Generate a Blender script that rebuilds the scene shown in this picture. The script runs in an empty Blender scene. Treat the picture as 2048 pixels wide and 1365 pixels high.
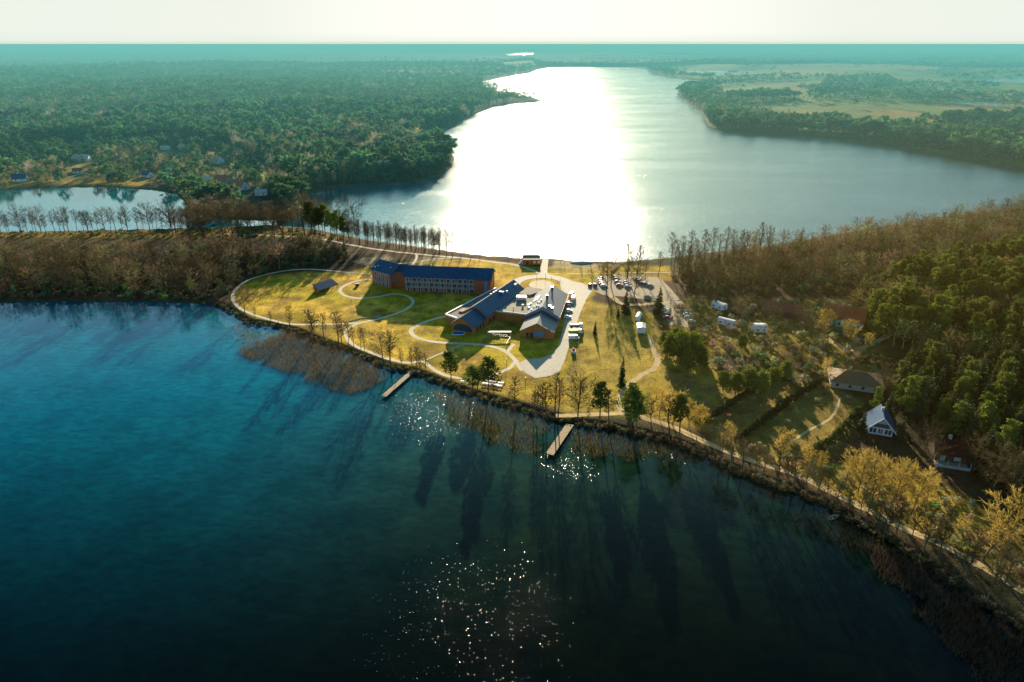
import bpy, math, random
import numpy as np
from mathutils import Vector, Matrix
R = math.radians
sc = bpy.context.scene
col = sc.collection
random.seed(7)
rng = np.random.default_rng(11)
PI = math.pi

# ------------------------------------------------------------------ camera
F = 1024 / math.tan(R(37)); PITCH = math.atan((682.5 - 88) / F); H = 130.0
CP, SP = math.cos(PITCH), math.sin(PITCH)
GZ = 1.5                                   # level of the peninsula above the water

def at(u, v, z=GZ):
    """surveyed point of the photograph (2048 px wide) -> point of the level z"""
    a = (u - 1024) / F; b = (682.5 - v) / F
    t = (z - H) / (-SP + b * CP)
    return (a * t, (CP + b * SP) * t)
def depth(x, y, z=GZ): return y * CP - (z - H) * SP
def height_of(u, vb, vt, z=GZ):
    """height of an upright thing whose foot is at row vb and whose top is at row vt"""
    x, y = at(u, vb, z)
    k = (682.5 - vt) / F
    zt = (k * y * CP - y * SP) / (CP + k * SP)
    return zt + H - z

cam_d = bpy.data.cameras.new('camera'); cam = bpy.data.objects.new('camera', cam_d); col.objects.link(cam)
cam_d.sensor_width = 36; cam_d.lens = 18 / math.tan(R(37)); cam_d.clip_end = 200000; cam_d.clip_start = 0.5
cam.location = (0, 0, H); cam.rotation_euler = (PI / 2 - PITCH, 0, 0)
sc.camera = cam

# ------------------------------------------------------------------ light
SUN_EL, SUN_AZ = R(12.6), R(2.3)           # azimuth measured from +Y towards +X
w = bpy.data.worlds.new('World'); sc.world = w; w.use_nodes = True
nt = w.node_tree; bg = nt.nodes['Background']
sky = nt.nodes.new('ShaderNodeTexSky'); sky.sky_type = 'NISHITA'; sky.sun_disc = False
sky.sun_elevation = SUN_EL; sky.sun_rotation = SUN_AZ; sky.altitude = 130
sky.air_density = 1.0; sky.dust_density = 1.2; sky.ozone_density = 2.2
hs = nt.nodes.new('ShaderNodeHueSaturation'); hs.inputs['Saturation'].default_value = 1.3; hs.inputs['Value'].default_value = 1.0
nt.links.new(sky.outputs[0], hs.inputs['Color'])
tn_ = nt.nodes.new('ShaderNodeMixRGB'); tn_.blend_type = 'MULTIPLY'; tn_.inputs[0].default_value = 1;  nt.links.new(hs.outputs[0], tn_.inputs[1])   # clear deep blue overhead
rp = nt.nodes.new('ShaderNodeValToRGB'); e_ = rp.color_ramp.elements; e_[0].position = .0; e_[0].color = (.5, .95, 1.1, 1); e_[1].position = .95; e_[1].color = (1.0, .85, .6, 1)
for p_, c_ in ((.19, (2.3, 3.0, 2.7, 1)), (.42, (.30, 1.15, 1.5, 1)), (.57, (.5, .85, .8, 1)), (.74, (.85, .75, .45, 1))): q_ = e_.new(p_); q_.color = c_
SKYRAMP = rp
tc = nt.nodes.new('ShaderNodeTexCoord'); sx = nt.nodes.new('ShaderNodeSeparateXYZ'); nt.links.new(tc.outputs['Generated'], sx.inputs[0])
nt.links.new(sx.outputs['Z'], rp.inputs[0]); nt.links.new(rp.outputs[0], tn_.inputs[2])
mr = nt.nodes.new('ShaderNodeMapRange'); mr.interpolation_type = 'SMOOTHSTEP'; mr.inputs['From Min'].default_value = 0.05; mr.inputs['From Max'].default_value = 0.40
mr.inputs['To Min'].default_value = 1; mr.inputs['To Max'].default_value = 0; nt.links.new(sx.outputs['Z'], mr.inputs['Value'])
veil = nt.nodes.new('ShaderNodeMixRGB'); dt = nt.nodes.new('ShaderNodeVectorMath'); dt.operation = 'DOT_PRODUCT'; nt.links.new(tc.outputs['Generated'], dt.inputs[0]); dt.inputs[1].default_value = (math.sin(SUN_AZ), math.cos(SUN_AZ), 0)
vr = nt.nodes.new('ShaderNodeValToRGB'); ve = vr.color_ramp.elements; ve[0].position = .78; ve[0].color = (.90, .97, .87, 1); ve[1].position = 1.0; ve[1].color = (1.13, 1.12, 1.02, 1); q_ = ve.new(.93); q_.color = (.95, .98, .89, 1)
nt.links.new(dt.outputs['Value'], vr.inputs[0]); vs = nt.nodes.new('ShaderNodeVectorMath'); vs.operation = 'SCALE'; vs.inputs['Scale'].default_value = 11.0; nt.links.new(vr.outputs[0], vs.inputs[0]); nt.links.new(vs.outputs[0], veil.inputs[2])      # thin evening veil: the low sky is milky cream, whiter towards the sun
nt.links.new(mr.outputs[0], veil.inputs[0]); up_ = nt.nodes.new('ShaderNodeVectorMath'); up_.operation = 'SCALE'; up_.inputs['Scale'].default_value = 1.9; nt.links.new(tn_.outputs[0], up_.inputs[0]); nt.links.new(up_.outputs[0], veil.inputs[1])
hz = nt.nodes.new('ShaderNodeMapRange'); hz.interpolation_type = 'SMOOTHSTEP'; hz.inputs['From Min'].default_value = -.002; hz.inputs['From Max'].default_value = .016; hz.inputs['To Min'].default_value = .75; hz.inputs['To Max'].default_value = 0; nt.links.new(sx.outputs['Z'], hz.inputs['Value'])
hm = nt.nodes.new('ShaderNodeMixRGB'); hm.inputs[2].default_value = (9.0, 10.2, 9.2, 1); nt.links.new(hz.outputs[0], hm.inputs[0]); nt.links.new(veil.outputs[0], hm.inputs[1])     # the sky pales into haze on the skyline
nt.links.new(hm.outputs[0], bg.inputs[0]); bg.inputs[1].default_value = 0.085
sd = bpy.data.lights.new('sun', 'SUN'); sun = bpy.data.objects.new('sun', sd); col.objects.link(sun)
sd.energy = 14.0; sd.angle = R(0.53); sd.color = (1.0, 0.84, 0.60)
sdir = Vector((math.sin(SUN_AZ) * math.cos(SUN_EL), math.cos(SUN_AZ) * math.cos(SUN_EL), math.sin(SUN_EL)))
sun.rotation_euler = (-sdir).to_track_quat('-Z', 'Y').to_euler(); sun.location = (0, 0, 400)

sc.view_settings.view_transform = 'Standard'; sc.view_settings.look = 'None'; sc.view_settings.exposure = 0
sc.render.engine = 'CYCLES'
cy = sc.cycles
cy.use_denoising = True
try: cy.denoiser = 'OPENIMAGEDENOISE'
except Exception: pass
cy.max_bounces = 5; cy.diffuse_bounces = 3; cy.glossy_bounces = 2; cy.transmission_bounces = 2; cy.volume_bounces = 0; cy.transparent_max_bounces = 4
cy.caustics_reflective = False; cy.caustics_refractive = False
cy.sample_clamp_indirect = 3.0

# ------------------------------------------------------------------ tags
def tag(o, label=None, cat=None, group=None, kind=None):
    if label: o['label'] = label
    if cat: o['category'] = cat
    if group: o['group'] = group
    if kind: o['kind'] = kind
    return o
def empty(name, loc, label, cat, group=None, rz=0):
    o = bpy.data.objects.new(name, None); col.objects.link(o)
    o.location = loc; o.rotation_euler = (0, 0, rz); o.empty_display_size = 0.5
    return tag(o, label, cat, group)

# ------------------------------------------------------------------ mesh helpers
def np_mesh(name, V, T, mat=None, cols=None, smooth=False):
    V = np.asarray(V, np.float32); T = np.asarray(T, np.int32); k = T.shape[1]
    me = bpy.data.meshes.new(name)
    me.vertices.add(len(V)); me.vertices.foreach_set('co', V.ravel())
    me.loops.add(T.size); me.loops.foreach_set('vertex_index', T.ravel())
    me.polygons.add(len(T)); me.polygons.foreach_set('loop_start', np.arange(0, T.size, k, dtype=np.int32))
    if smooth: me.polygons.foreach_set('use_smooth', np.ones(len(T), bool))
    else: me.polygons.foreach_set('use_smooth', np.zeros(len(T), bool))
    if cols is not None:
        a = me.color_attributes.new('Col', 'FLOAT_COLOR', 'POINT')
        c = np.ones((len(V), 4), np.float32); c[:, :3] = cols
        a.data.foreach_set('color', c.ravel())
    me.update(calc_edges=True); me.validate()
    if mat: me.materials.append(mat)
    return me
def link(name, me, parent=None, loc=None, rz=0):
    o = bpy.data.objects.new(name, me); col.objects.link(o)
    if parent: o.parent = parent
    if loc is not None: o.location = loc
    if rz: o.rotation_euler = (0, 0, rz)
    return o
class MB:
    """collects polygons; build() links them as ONE mesh object"""
    def __init__(s): s.v = []; s.f = []
    def poly(s, pts):
        n = len(s.v); s.v += [tuple(p) for p in pts]; s.f.append(list(range(n, n + len(pts)))); return s
    def hexa(s, p):                                     # 8 points: bottom ring then top ring, both counter-clockwise
        n = len(s.v); s.v += [tuple(q) for q in p]
        for f in ((3, 2, 1, 0), (4, 5, 6, 7), (0, 1, 5, 4), (1, 2, 6, 5), (2, 3, 7, 6), (3, 0, 4, 7)): s.f.append([n + i for i in f])
        return s
    def box(s, x0, x1, y0, y1, z0, z1):
        return s.hexa([(x0, y0, z0), (x1, y0, z0), (x1, y1, z0), (x0, y1, z0), (x0, y0, z1), (x1, y0, z1), (x1, y1, z1), (x0, y1, z1)])
    def prism(s, pts, z0, z1):
        n = len(s.v); k = len(pts)
        s.v += [(p[0], p[1], z0) for p in pts] + [(p[0], p[1], z1) for p in pts]
        s.f.append([n + k - 1 - i for i in range(k)]); s.f.append([n + k + i for i in range(k)])
        for i in range(k): j = (i + 1) % k; s.f.append([n + i, n + j, n + k + j, n + k + i])
        return s
    def tube(s, p0, p1, r0, r1=None, k=6):
        r1 = r0 if r1 is None else r1
        p0 = Vector(p0); p1 = Vector(p1); d = (p1 - p0).normalized()
        a = d.orthogonal().normalized(); b = d.cross(a); n = len(s.v)
        for p, r in ((p0, r0), (p1, r1)):
            for i in range(k):
                t = 2 * PI * i / k; s.v.append(tuple(p + a * (r * math.cos(t)) + b * (r * math.sin(t))))
        for i in range(k): j = (i + 1) % k; s.f.append([n + i, n + j, n + k + j, n + k + i])
        s.f.append([n + k - 1 - i for i in range(k)]); s.f.append([n + k + i for i in range(k)])
        return s
    def build(s, name, mat, parent=None, loc=None, rz=0, smooth=False):
        me = bpy.data.meshes.new(name); me.from_pydata(s.v, [], s.f); me.update()
        if mat: me.materials.append(mat)
        if smooth: me.polygons.foreach_set('use_smooth', [True] * len(me.polygons))
        return link(name, me, parent, loc, rz)

# ------------------------------------------------------------------ materials
MATS = {}
def N(nt, t, **kw):
    n = nt.nodes.new(t)
    for k, v in kw.items(): setattr(n, k, v)
    return n
def mat(name, c, rough=0.8, var=0.25, scale=1.5, trans=0.0, attr=False, rnd=0.0, metal=0.0, spec=0.3, bump=0.0, stretch=None, tcol=None):
    """procedural surface: base colour broken up by two scales of noise, optional per-object variation, optional translucency"""
    if name in MATS: return MATS[name]
    m = bpy.data.materials.new(name); m.use_nodes = True; nt = m.node_tree; L = nt.links.new
    b = nt.nodes['Principled BSDF']; b.inputs['Roughness'].default_value = rough; b.inputs['Metallic'].default_value = metal
    b.inputs['Specular IOR Level'].default_value = spec
    g = N(nt, 'ShaderNodeNewGeometry')
    pos = g.outputs['Position']
    if stretch:
        mp = N(nt, 'ShaderNodeMapping'); mp.inputs['Scale'].default_value = stretch; L(pos, mp.inputs['Vector']); pos = mp.outputs[0]
    n1 = N(nt, 'ShaderNodeTexNoise'); n1.inputs['Scale'].default_value = scale; n1.inputs['Detail'].default_value = 4; L(pos, n1.inputs['Vector'])
    n2 = N(nt, 'ShaderNodeTexNoise'); n2.inputs['Scale'].default_value = scale * 0.13; n2.inputs['Detail'].default_value = 3; L(pos, n2.inputs['Vector'])
    ad = N(nt, 'ShaderNodeMath', operation='ADD'); L(n1.outputs['Fac'], ad.inputs[0]); L(n2.outputs['Fac'], ad.inputs[1])
    mr = N(nt, 'ShaderNodeMapRange'); mr.inputs['From Min'].default_value = 0.6; mr.inputs['From Max'].default_value = 1.4
    mr.inputs['To Min'].default_value = 1 - var; mr.inputs['To Max'].default_value = 1 + var; L(ad.outputs[0], mr.inputs['Value'])
    val = mr.outputs[0]
    if rnd:
        oi = N(nt, 'ShaderNodeObjectInfo'); m2 = N(nt, 'ShaderNodeMapRange'); m2.inputs['To Min'].default_value = 1 - rnd; m2.inputs['To Max'].default_value = 1 + rnd
        L(oi.outputs['Random'], m2.inputs['Value']); mu = N(nt, 'ShaderNodeMath', operation='MULTIPLY'); L(val, mu.inputs[0]); L(m2.outputs[0], mu.inputs[1]); val = mu.outputs[0]
    vm = N(nt, 'ShaderNodeVectorMath', operation='SCALE'); L(val, vm.inputs['Scale'])
    if attr:
        at_ = N(nt, 'ShaderNodeAttribute', attribute_name='Col'); L(at_.outputs['Color'], vm.inputs[0])
    else: vm.inputs[0].default_value = c
    L(vm.outputs[0], b.inputs['Base Color'])
    if bump:
        bp = N(nt, 'ShaderNodeBump'); bp.inputs['Distance'].default_value = bump; bp.inputs['Strength'].default_value = 1
        L(n1.outputs['Fac'], bp.inputs['Height']); L(bp.outputs[0], b.inputs['Normal'])
    if trans:
        tr = N(nt, 'ShaderNodeBsdfTranslucent'); mx = N(nt, 'ShaderNodeMixShader'); mx.inputs[0].default_value = trans
        if tcol:
            vt = N(nt, 'ShaderNodeVectorMath', operation='MULTIPLY'); vt.inputs[1].default_value = tcol; L(vm.outputs[0], vt.inputs[0]); L(vt.outputs[0], tr.inputs['Color'])
        else: L(vm.outputs[0], tr.inputs['Color'])
        out = nt.nodes['Material Output']; L(b.outputs[0], mx.inputs[1]); L(tr.outputs[0], mx.inputs[2]); L(mx.outputs[0], out.inputs['Surface'])
    MATS[name] = m
    return m
# ------------------------------------------------------------------ survey of the shores (photo rows/columns on the water level)
def W(pts, z=0.0): return np.array([at(u, v, z) for u, v in pts])
LAKE = W([(-900,384),(-300,384),(0,380),(100,376),(200,374),(300,380),(350,388),(366,402),(378,424),(440,438),(520,441),(590,438),(612,410),(622,388),(680,374),(760,369),
 (840,363),(880,352),(905,336),(910,316),(898,301),(870,295),(845,286),(832,276),(850,263),(900,252),(935,240),(955,226),(990,214),(1030,208),(1083,205),(1084,199),(1060,193),
 (1010,186),(975,176),(960,165),(1000,156),(1060,147),(1075,141),(1100,137),(1180,134.5),(1250,135),(1290,138),(1300,148),(1330,155),(1400,162),(1470,165.5),(1440,170),(1400,172),
 (1362,178),(1352,190),(1370,205),(1395,222),(1408,236),(1415,252),(1450,262),(1520,266),(1600,271),(1680,277),(1760,287),(1830,299),(1900,312),(1960,323),(2048,333),(2500,362),(3200,380),
 (3200,395),(2500,395),(2250,400),(2048,412),(1900,432),(1800,447),(1700,464),(1620,479),(1540,492),(1450,503),(1380,512),(1300,521),(1240,526),(1180,525),(1120,520),(1050,518),
 (1000,514),(960,512),(900,504),(850,497),(800,490),(740,482),(690,472),(640,462),(600,456),(540,452),(450,455),(380,458),(300,460),(200,462),(100,464),(0,466),(-300,468),(-900,470)])
BAY = W([(-1500,600),(-600,604),(0,606),(100,604),(200,603),(300,604),(400,607),(440,613),(470,630),(500,648),(560,656),(600,668),(640,685),(690,702),(740,722),(790,740),(830,747),(860,759),
 (900,776),(950,793),(1000,807),(1050,821),(1100,838),(1150,848),(1200,855),(1250,865),(1300,875),(1345,887),(1400,909),(1450,936),(1500,956),(1540,970),(1600,990),(1660,1018),(1720,1050),
 (1780,1084),(1840,1124),(1900,1165),(1960,1206),(2048,1265),(2200,1350),(2500,1500),(3000,1800)])
BAY = np.vstack([BAY, [(400, -40), (400, -900), (-2600, -900), (-2600, 300)]])
PONDS = [W(p) for p in ([(1012,109),(1030,106),(1050,105.5),(1066,107),(1062,110),(1040,112.5),(1020,112)],
 [(1938,161),(1975,157),(2048,154),(2300,152),(2300,166),(2048,166),(1990,164)], [(1815,178.5),(1870,176.5),(1925,178),(1920,180.5),(1850,180)],
 [(1888,205),(1930,203),(2000,206),(2027,209),(1990,211),(1920,208)], [(1655,184),(1700,182.5),(1712,184),(1690,186)])]
WATERS = [LAKE, BAY] + PONDS

def inside(P, poly):
    x, y = P[:, 0], P[:, 1]; r = np.zeros(len(P), bool); n = len(poly)
    for i in range(n):
        x0, y0 = poly[i]; x1, y1 = poly[(i + 1) % n]
        if y0 == y1: continue
        c = (y0 > y) != (y1 > y)
        r ^= c & (x < (x1 - x0) * (y - y0) / (y1 - y0) + x0)
    return r
def dist(P, poly, closed=True):
    d = np.full(len(P), 1e12); n = len(poly)
    for i in range(n if closed else n - 1):
        a = poly[i]; b = poly[(i + 1) % n]; ab = b - a; L2 = max(ab @ ab, 1e-9)
        px = P[:, 0] - a[0]; py = P[:, 1] - a[1]
        t = np.clip((px * ab[0] + py * ab[1]) / L2, 0, 1)
        d = np.minimum(d, (px - t * ab[0]) ** 2 + (py - t * ab[1]) ** 2)
    return np.sqrt(d)
def shore(P):
    """signed distance to the nearest water's edge, positive on land"""
    s = np.full(len(P), 1e9)
    for poly in WATERS:
        lo = poly.min(0) - 400; hi = poly.max(0) + 400
        k = np.where(((P > lo) & (P < hi)).all(1))[0]
        if len(k) == 0: continue
        d = dist(P[k], poly); i = inside(P[k], poly)
        s[k] = np.minimum(s[k], np.where(i, -d, d))
    return s
def smooth(x, a, b):
    t = np.clip((x - a) / (b - a), 0, 1); return t * t * (3 - 2 * t)
def vnoise(P, s, seed=0):
    """cheap value noise for the land cover"""
    q = P / s; i = np.floor(q).astype(np.int64); f = q - i; f = f * f * (3 - 2 * f)
    def h(a, b):
        k = (a * 374761393 + b * 668265263 + seed * 974711) & 0x7fffffff
        k = ((k ^ (k >> 13)) * 1274126177) & 0x7fffffff
        return ((k ^ (k >> 16)) & 0xffff) / 65535.0
    a = h(i[:, 0], i[:, 1]); b = h(i[:, 0] + 1, i[:, 1]); c = h(i[:, 0], i[:, 1] + 1); d = h(i[:, 0] + 1, i[:, 1] + 1)
    return (a * (1 - f[:, 0]) + b * f[:, 0]) * (1 - f[:, 1]) + (c * (1 - f[:, 0]) + d * f[:, 0]) * f[:, 1]
def fbm(P, s, seed=0): return 0.5 * vnoise(P, s, seed) + 0.3 * vnoise(P, s * 0.47, seed + 5) + 0.2 * vnoise(P, s * 0.21, seed + 9)

# ------------------------------------------------------------------ land cover (polygons surveyed on the ground)
def G(pts): return W(pts, GZ)
LEFT_WOOD = G([(-1500,522),(0,520),(150,516),(300,512),(420,510),(540,506),(580,494),(630,488),(690,500),(700,508),(690,520),(640,530),(560,545),(490,560),(455,585),(440,602),(300,598),(100,598),(-1500,590)])
ISTHMUS = G([(-1500,470),(0,466),(300,462),(540,455),(640,465),(700,478),(660,482),(560,476),(0,476),(-1500,480)])
LAWN = G([(470,600),(480,575),(520,555),(600,545),(700,545),(740,532),(800,528),(860,519),(960,520),(1060,532),(1110,535),(1240,532),(1340,533),(1340,560),(1200,560),(1180,600),(1165,660),(1145,720),(1120,765),
 (1140,800),(1100,812),(1020,795),(940,770),(880,752),(840,738),(760,722),(700,698),(640,672),(560,650),(500,632)])
MEADOW = G([(1165,600),(1300,625),(1330,690),(1420,730),(1500,775),(1560,800),(1420,860),(1330,845),(1250,830),(1120,830),(1105,800),(1150,720)])
GARDEN = G([(1330,740),(1480,770),(1640,760),(1720,800),(1700,870),(1640,930),(1540,935),(1420,870),(1340,800)])
BEACH = G([(1108,522),(1180,527),(1244,529),(1232,537),(1160,541),(1105,536)])
DIRT1 = G([(702,524),(730,516),(772,511),(793,520),(770,530),(745,534)])
DIRT2 = G([(800,530),(835,515),(880,513),(900,518),(860,528),(830,534)])
RIGHT_WOOD = G([(1335,560),(1370,530),(1450,512),(1560,497),(1700,474),(1900,445),(2048,416),(2400,402),(3200,398),(3200,470),(2300,480),(2048,510),(1800,560),(1700,590),(1560,585),(1400,590)])
PINE_WOOD = G([(1690,640),(1720,590),(1800,560),(2048,510),(2300,480),(3200,470),(3200,760),(2200,770),(2048,745),(1900,730),(1800,700),(1730,670)])
SPRUCE_WOOD = G([(1770,800),(1800,760),(1850,735),(1900,732),(2048,747),(2300,770),(3000,800),(3000,1150),(2300,1130),(2048,1045),(1985,990),(1945,925),(1880,905),(1860,850),(1790,835)])
MIDR = G([(1330,620),(1400,600),(1480,600),(1520,600),(1620,600),(1700,600),(1760,690),(1760,760),(1640,770),(1500,775),(1420,745),(1340,700)])
SHORE_R = G([(1400,880),(1560,935),(1700,1000),(1800,1050),(1900,1095),(2048,1180),(2400,1400),(2400,1180),(2048,1060),(1900,980),(1700,930),(1600,920),(1480,880)])
FIELD_TAN = [G(p) for p in ([(1545,228),(1640,221),(1760,222),(1850,232),(1900,245),(1880,256),(1760,254),(1640,246),(1560,238)],
 [(1420,150),(1560,136),(1760,134),(1880,140),(1870,150),(1720,156),(1540,160)], [(1330,142),(1420,134),(1480,136),(1440,146)], [(1900,190),(2048,186),(2048,200),(1930,200)],
 [(1000,128),(1060,124),(1080,132),(1010,138)], [(770,146),(850,142),(930,148),(900,153),(800,152)])]
FIELD_GREEN = [G(p) for p in ([(1300,165),(1480,166),(1560,168),(1700,164),(2500,170),(2500,252),(1900,246),(1850,228),(1760,219),(1560,226),(1480,216),(1420,205)], [(1540,238),(1640,248),(1760,256),(1880,258),(1840,268),(1600,262)],
 [(1300,150),(1420,152),(1900,152),(1960,142),(2500,135),(2500,172),(1700,164),(1480,160)])]
VILLAGE = G([(-800,380),(-800,340),(0,318),(60,300),(150,290),(260,292),(360,285),(460,300),(520,330),(560,350),(560,372),(450,385),(360,380)])
RIGHT_BANK = G([(1295,135),(2800,118),(2800,420),(2100,345),(1900,320),(1700,283),(1500,270),(1410,255),(1360,190),(1470,166),(1300,150)])

C_FOREST = np.array((0.035, 0.038, 0.016)); C_LITTER = np.array((0.10, 0.062, 0.03)); C_LAWN = np.array((0.53, 0.38, 0.022)); C_DRY = np.array((0.76, 0.46, 0.06))
C_MEADOW = np.array((0.44, 0.31, 0.045)); C_SAND = np.array((0.50, 0.38, 0.18)); C_DIRT = np.array((0.45, 0.35, 0.20)); C_TAN = np.array((0.42, 0.24, 0.04)); C_GREEN = np.array((0.17, 0.20, 0.015)); C_MUD = np.array((0.10, 0.075, 0.035))
def mix(c, k, m): return c * (1 - m[:, None]) + np.asarray(k) * m[:, None]
def feather(P, poly, w):
    d = dist(P, poly); i = inside(P, poly); s = np.where(i, d, -d); return smooth(s, -w, w)
def landcover(P, sh):
    r = np.hypot(P[:, 0], P[:, 1]); c = np.tile(C_FOREST, (len(P), 1)); near = r < 1100; far = ~near
    n1 = fbm(P, 30, 1); n2 = fbm(P, 9, 2); n3 = fbm(P, 140, 3)
    k = np.where(near)[0]; Q = P[k]; cc = c[k]
    cc = mix(cc, C_LITTER, smooth(n1[k], .25, .6))
    cc = mix(cc, C_LITTER * 1.25, np.maximum(feather(Q, LEFT_WOOD, 6), feather(Q, RIGHT_WOOD, 6)) * .9)
    cc = mix(cc, C_FOREST, np.maximum(feather(Q, PINE_WOOD, 8), feather(Q, SPRUCE_WOOD, 8)) * .8)
    m = feather(Q, MEADOW, 4); cc = mix(cc, C_MEADOW, m); cc = mix(cc, C_LAWN * .7, m * smooth(n1[k], .5, .75)); cc = mix(cc, C_MEADOW * .55, m * smooth(n2[k], .55, .8))
    m = feather(Q, MIDR, 6); cc = mix(cc, C_MEADOW * .62, m * smooth(n1[k], .2, .55))
    m = feather(Q, GARDEN, 3); cc = mix(cc, np.array((.29, .20, .045)), m); cc = mix(cc, C_MEADOW * .9, m * smooth(n1[k], .5, .75))
    m = feather(Q, SHORE_R, 3); cc = mix(cc, C_MEADOW * .9, m * smooth(n1[k], .2, .6))
    m = feather(Q, LAWN, 2.5); cc = mix(cc, C_LAWN, m); cc = mix(cc, C_DRY, m * smooth(n1[k], .42, .72)); cc = mix(cc, C_LAWN * .62, m * smooth(fbm(Q, 18, 21), .5, .75)); cc = mix(cc, np.array((.34, .20, .045)), m * .8 * smooth(fbm(Q, 7, 23), .5, .72)); cc = mix(cc, C_LAWN * .45, m * .6 * smooth(fbm(Q, 3.5, 29), .62, .8))
    m = feather(Q, ISTHMUS, 3); cc = mix(cc, C_MEADOW * .7, m * .7)
    cc = mix(cc, C_SAND, feather(Q, BEACH, 1.2)); cc = mix(cc, C_DIRT, feather(Q, DIRT1, 1.5) * .85); cc = mix(cc, C_DIRT * .9, feather(Q, DIRT2, 2) * .6)
    v = feather(Q, VILLAGE, 20); cc = mix(cc, np.array((.14, .12, .035)), v * smooth(n1[k], .35, .6)); cc = mix(cc, C_DRY * .5, v * smooth(n3[k], .62, .75))
    rb = feather(Q, RIGHT_BANK, 10); cc = mix(cc, C_GREEN * .8, rb)
    cc = mix(cc, C_MUD, smooth(-sh[k], -5, 0)); c[k] = cc
    k = np.where(far)[0]; Q = P[k]; cc = c[k]; n4 = fbm(Q, 500, 8)
    rb = inside(Q, RIGHT_BANK); cc[rb] = mix(cc[rb], C_GREEN * .5, smooth(n3[k][rb], .2, .5)); cc[rb] = mix(cc[rb], C_TAN * .5, smooth(n4[rb], .5, .75))
    for p in FIELD_GREEN: i = inside(Q, p); cc[i] = mix(np.tile(C_GREEN * .85, (i.sum(), 1)), C_TAN * .7, smooth(fbm(Q[i], 260, 4), .5, .7))
    for p in FIELD_TAN: i = inside(Q, p); cc[i] = mix(np.tile(C_TAN * .75, (i.sum(), 1)), C_GREEN * .7, smooth(fbm(Q[i], 220, 6), .55, .8))
    v = inside(Q, VILLAGE); cc[v] = mix(cc[v], C_DRY * .5, smooth(n3[k][v], .5, .7)); c[k] = cc
    return c * (0.8 + 0.4 * n2[:, None])

VILL = G([(42,362),(158,322),(168,321),(156,293),(156,346),(296,354),(332,299),(367,299),(437,326),(400,364),(416,364),(447,367),(484,378),(523,390)])
def village_clear(p):
    """trees keep clear of the village houses and of the open ground before them"""
    k = np.ones(len(p), bool)
    for hx, hy in VILL:
        d = np.hypot(hx, hy); ux, uy = hx / d, hy / d; a = (p[:, 0] - hx) * ux + (p[:, 1] - hy) * uy; t = -(p[:, 0] - hx) * uy + (p[:, 1] - hy) * ux
        k &= ~((np.abs(t) < 11) & (a < 9) & (a > -112 + np.abs(t) * 4))
    return k
def fan(r0, r1, nr, a0, a1, na):
    rr = np.geomspace(r0, r1, nr); aa = np.radians(np.linspace(a0, a1, na))
    A, RR = np.meshgrid(aa, rr); P = np.stack([(np.sin(A) * RR).ravel(), (np.cos(A) * RR).ravel()], 1)
    i = np.arange(nr - 1)[:, None] * na + np.arange(na - 1)[None]; i = i.ravel()
    return P, np.stack([i, i + 1, i + 1 + na, i + na], 1)
P, Q4 = fan(60, 60000, 720, -62, 62, 820)
sh = shore(P); rad = np.hypot(P[:, 0], P[:, 1])
wd = np.maximum(2.5, rad * 0.006)
gz = -2.0 + 3.5 * smooth(sh, -wd, wd)
HILL_R = smooth(rad, 10, 11)
gz += np.where(sh > 8, (fbm(P, 900, 12) - .35) * 50 * smooth(rad, 700, 2500) * smooth(sh, 20, 500), 0)
gz += 60 * smooth(rad, 14000, 30000) * fbm(P, 5000, 33) * .9
cols = landcover(P, sh)
def ground_z(x, y):
    p = np.array([[x, y]]); r = math.hypot(x, y)
    if r < 700: return GZ
    s = shore(p); return float(GZ + ((fbm(p, 900, 12) - .35) * 50 * smooth(np.array([r]), 700, 2500) * smooth(s, 20, 500))[0])
def ground_zv(Pn, s):
    r = np.hypot(Pn[:, 0], Pn[:, 1]); return GZ + np.where(s > 8, (fbm(Pn, 900, 12) - .35) * 50 * smooth(r, 700, 2500) * smooth(s, 20, 500), 0)

def ground_material():
    m = mat('turf and forest floor', (0, 0, 0), 0.95, 0.6, 1.1, attr=True, spec=0.05)
    nt = m.node_tree; L = nt.links.new; b = nt.nodes['Principled BSDF']
    g = N(nt, 'ShaderNodeNewGeometry'); n = N(nt, 'ShaderNodeTexNoise'); n.inputs['Scale'].default_value = 1.3; n.inputs['Detail'].default_value = 6; n.inputs['Roughness'].default_value = .7
    L(g.outputs['Position'], n.inputs['Vector']); bp = N(nt, 'ShaderNodeBump'); bp.inputs['Distance'].default_value = 0.9; bp.inputs['Strength'].default_value = .9
    L(n.outputs['Fac'], bp.inputs['Height']); L(bp.outputs[0], b.inputs['Normal'])
    return m
land = link('ground', np_mesh('ground', np.column_stack([P, gz]), Q4, ground_material(), cols, smooth=True)); tag(land, kind='structure')

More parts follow.
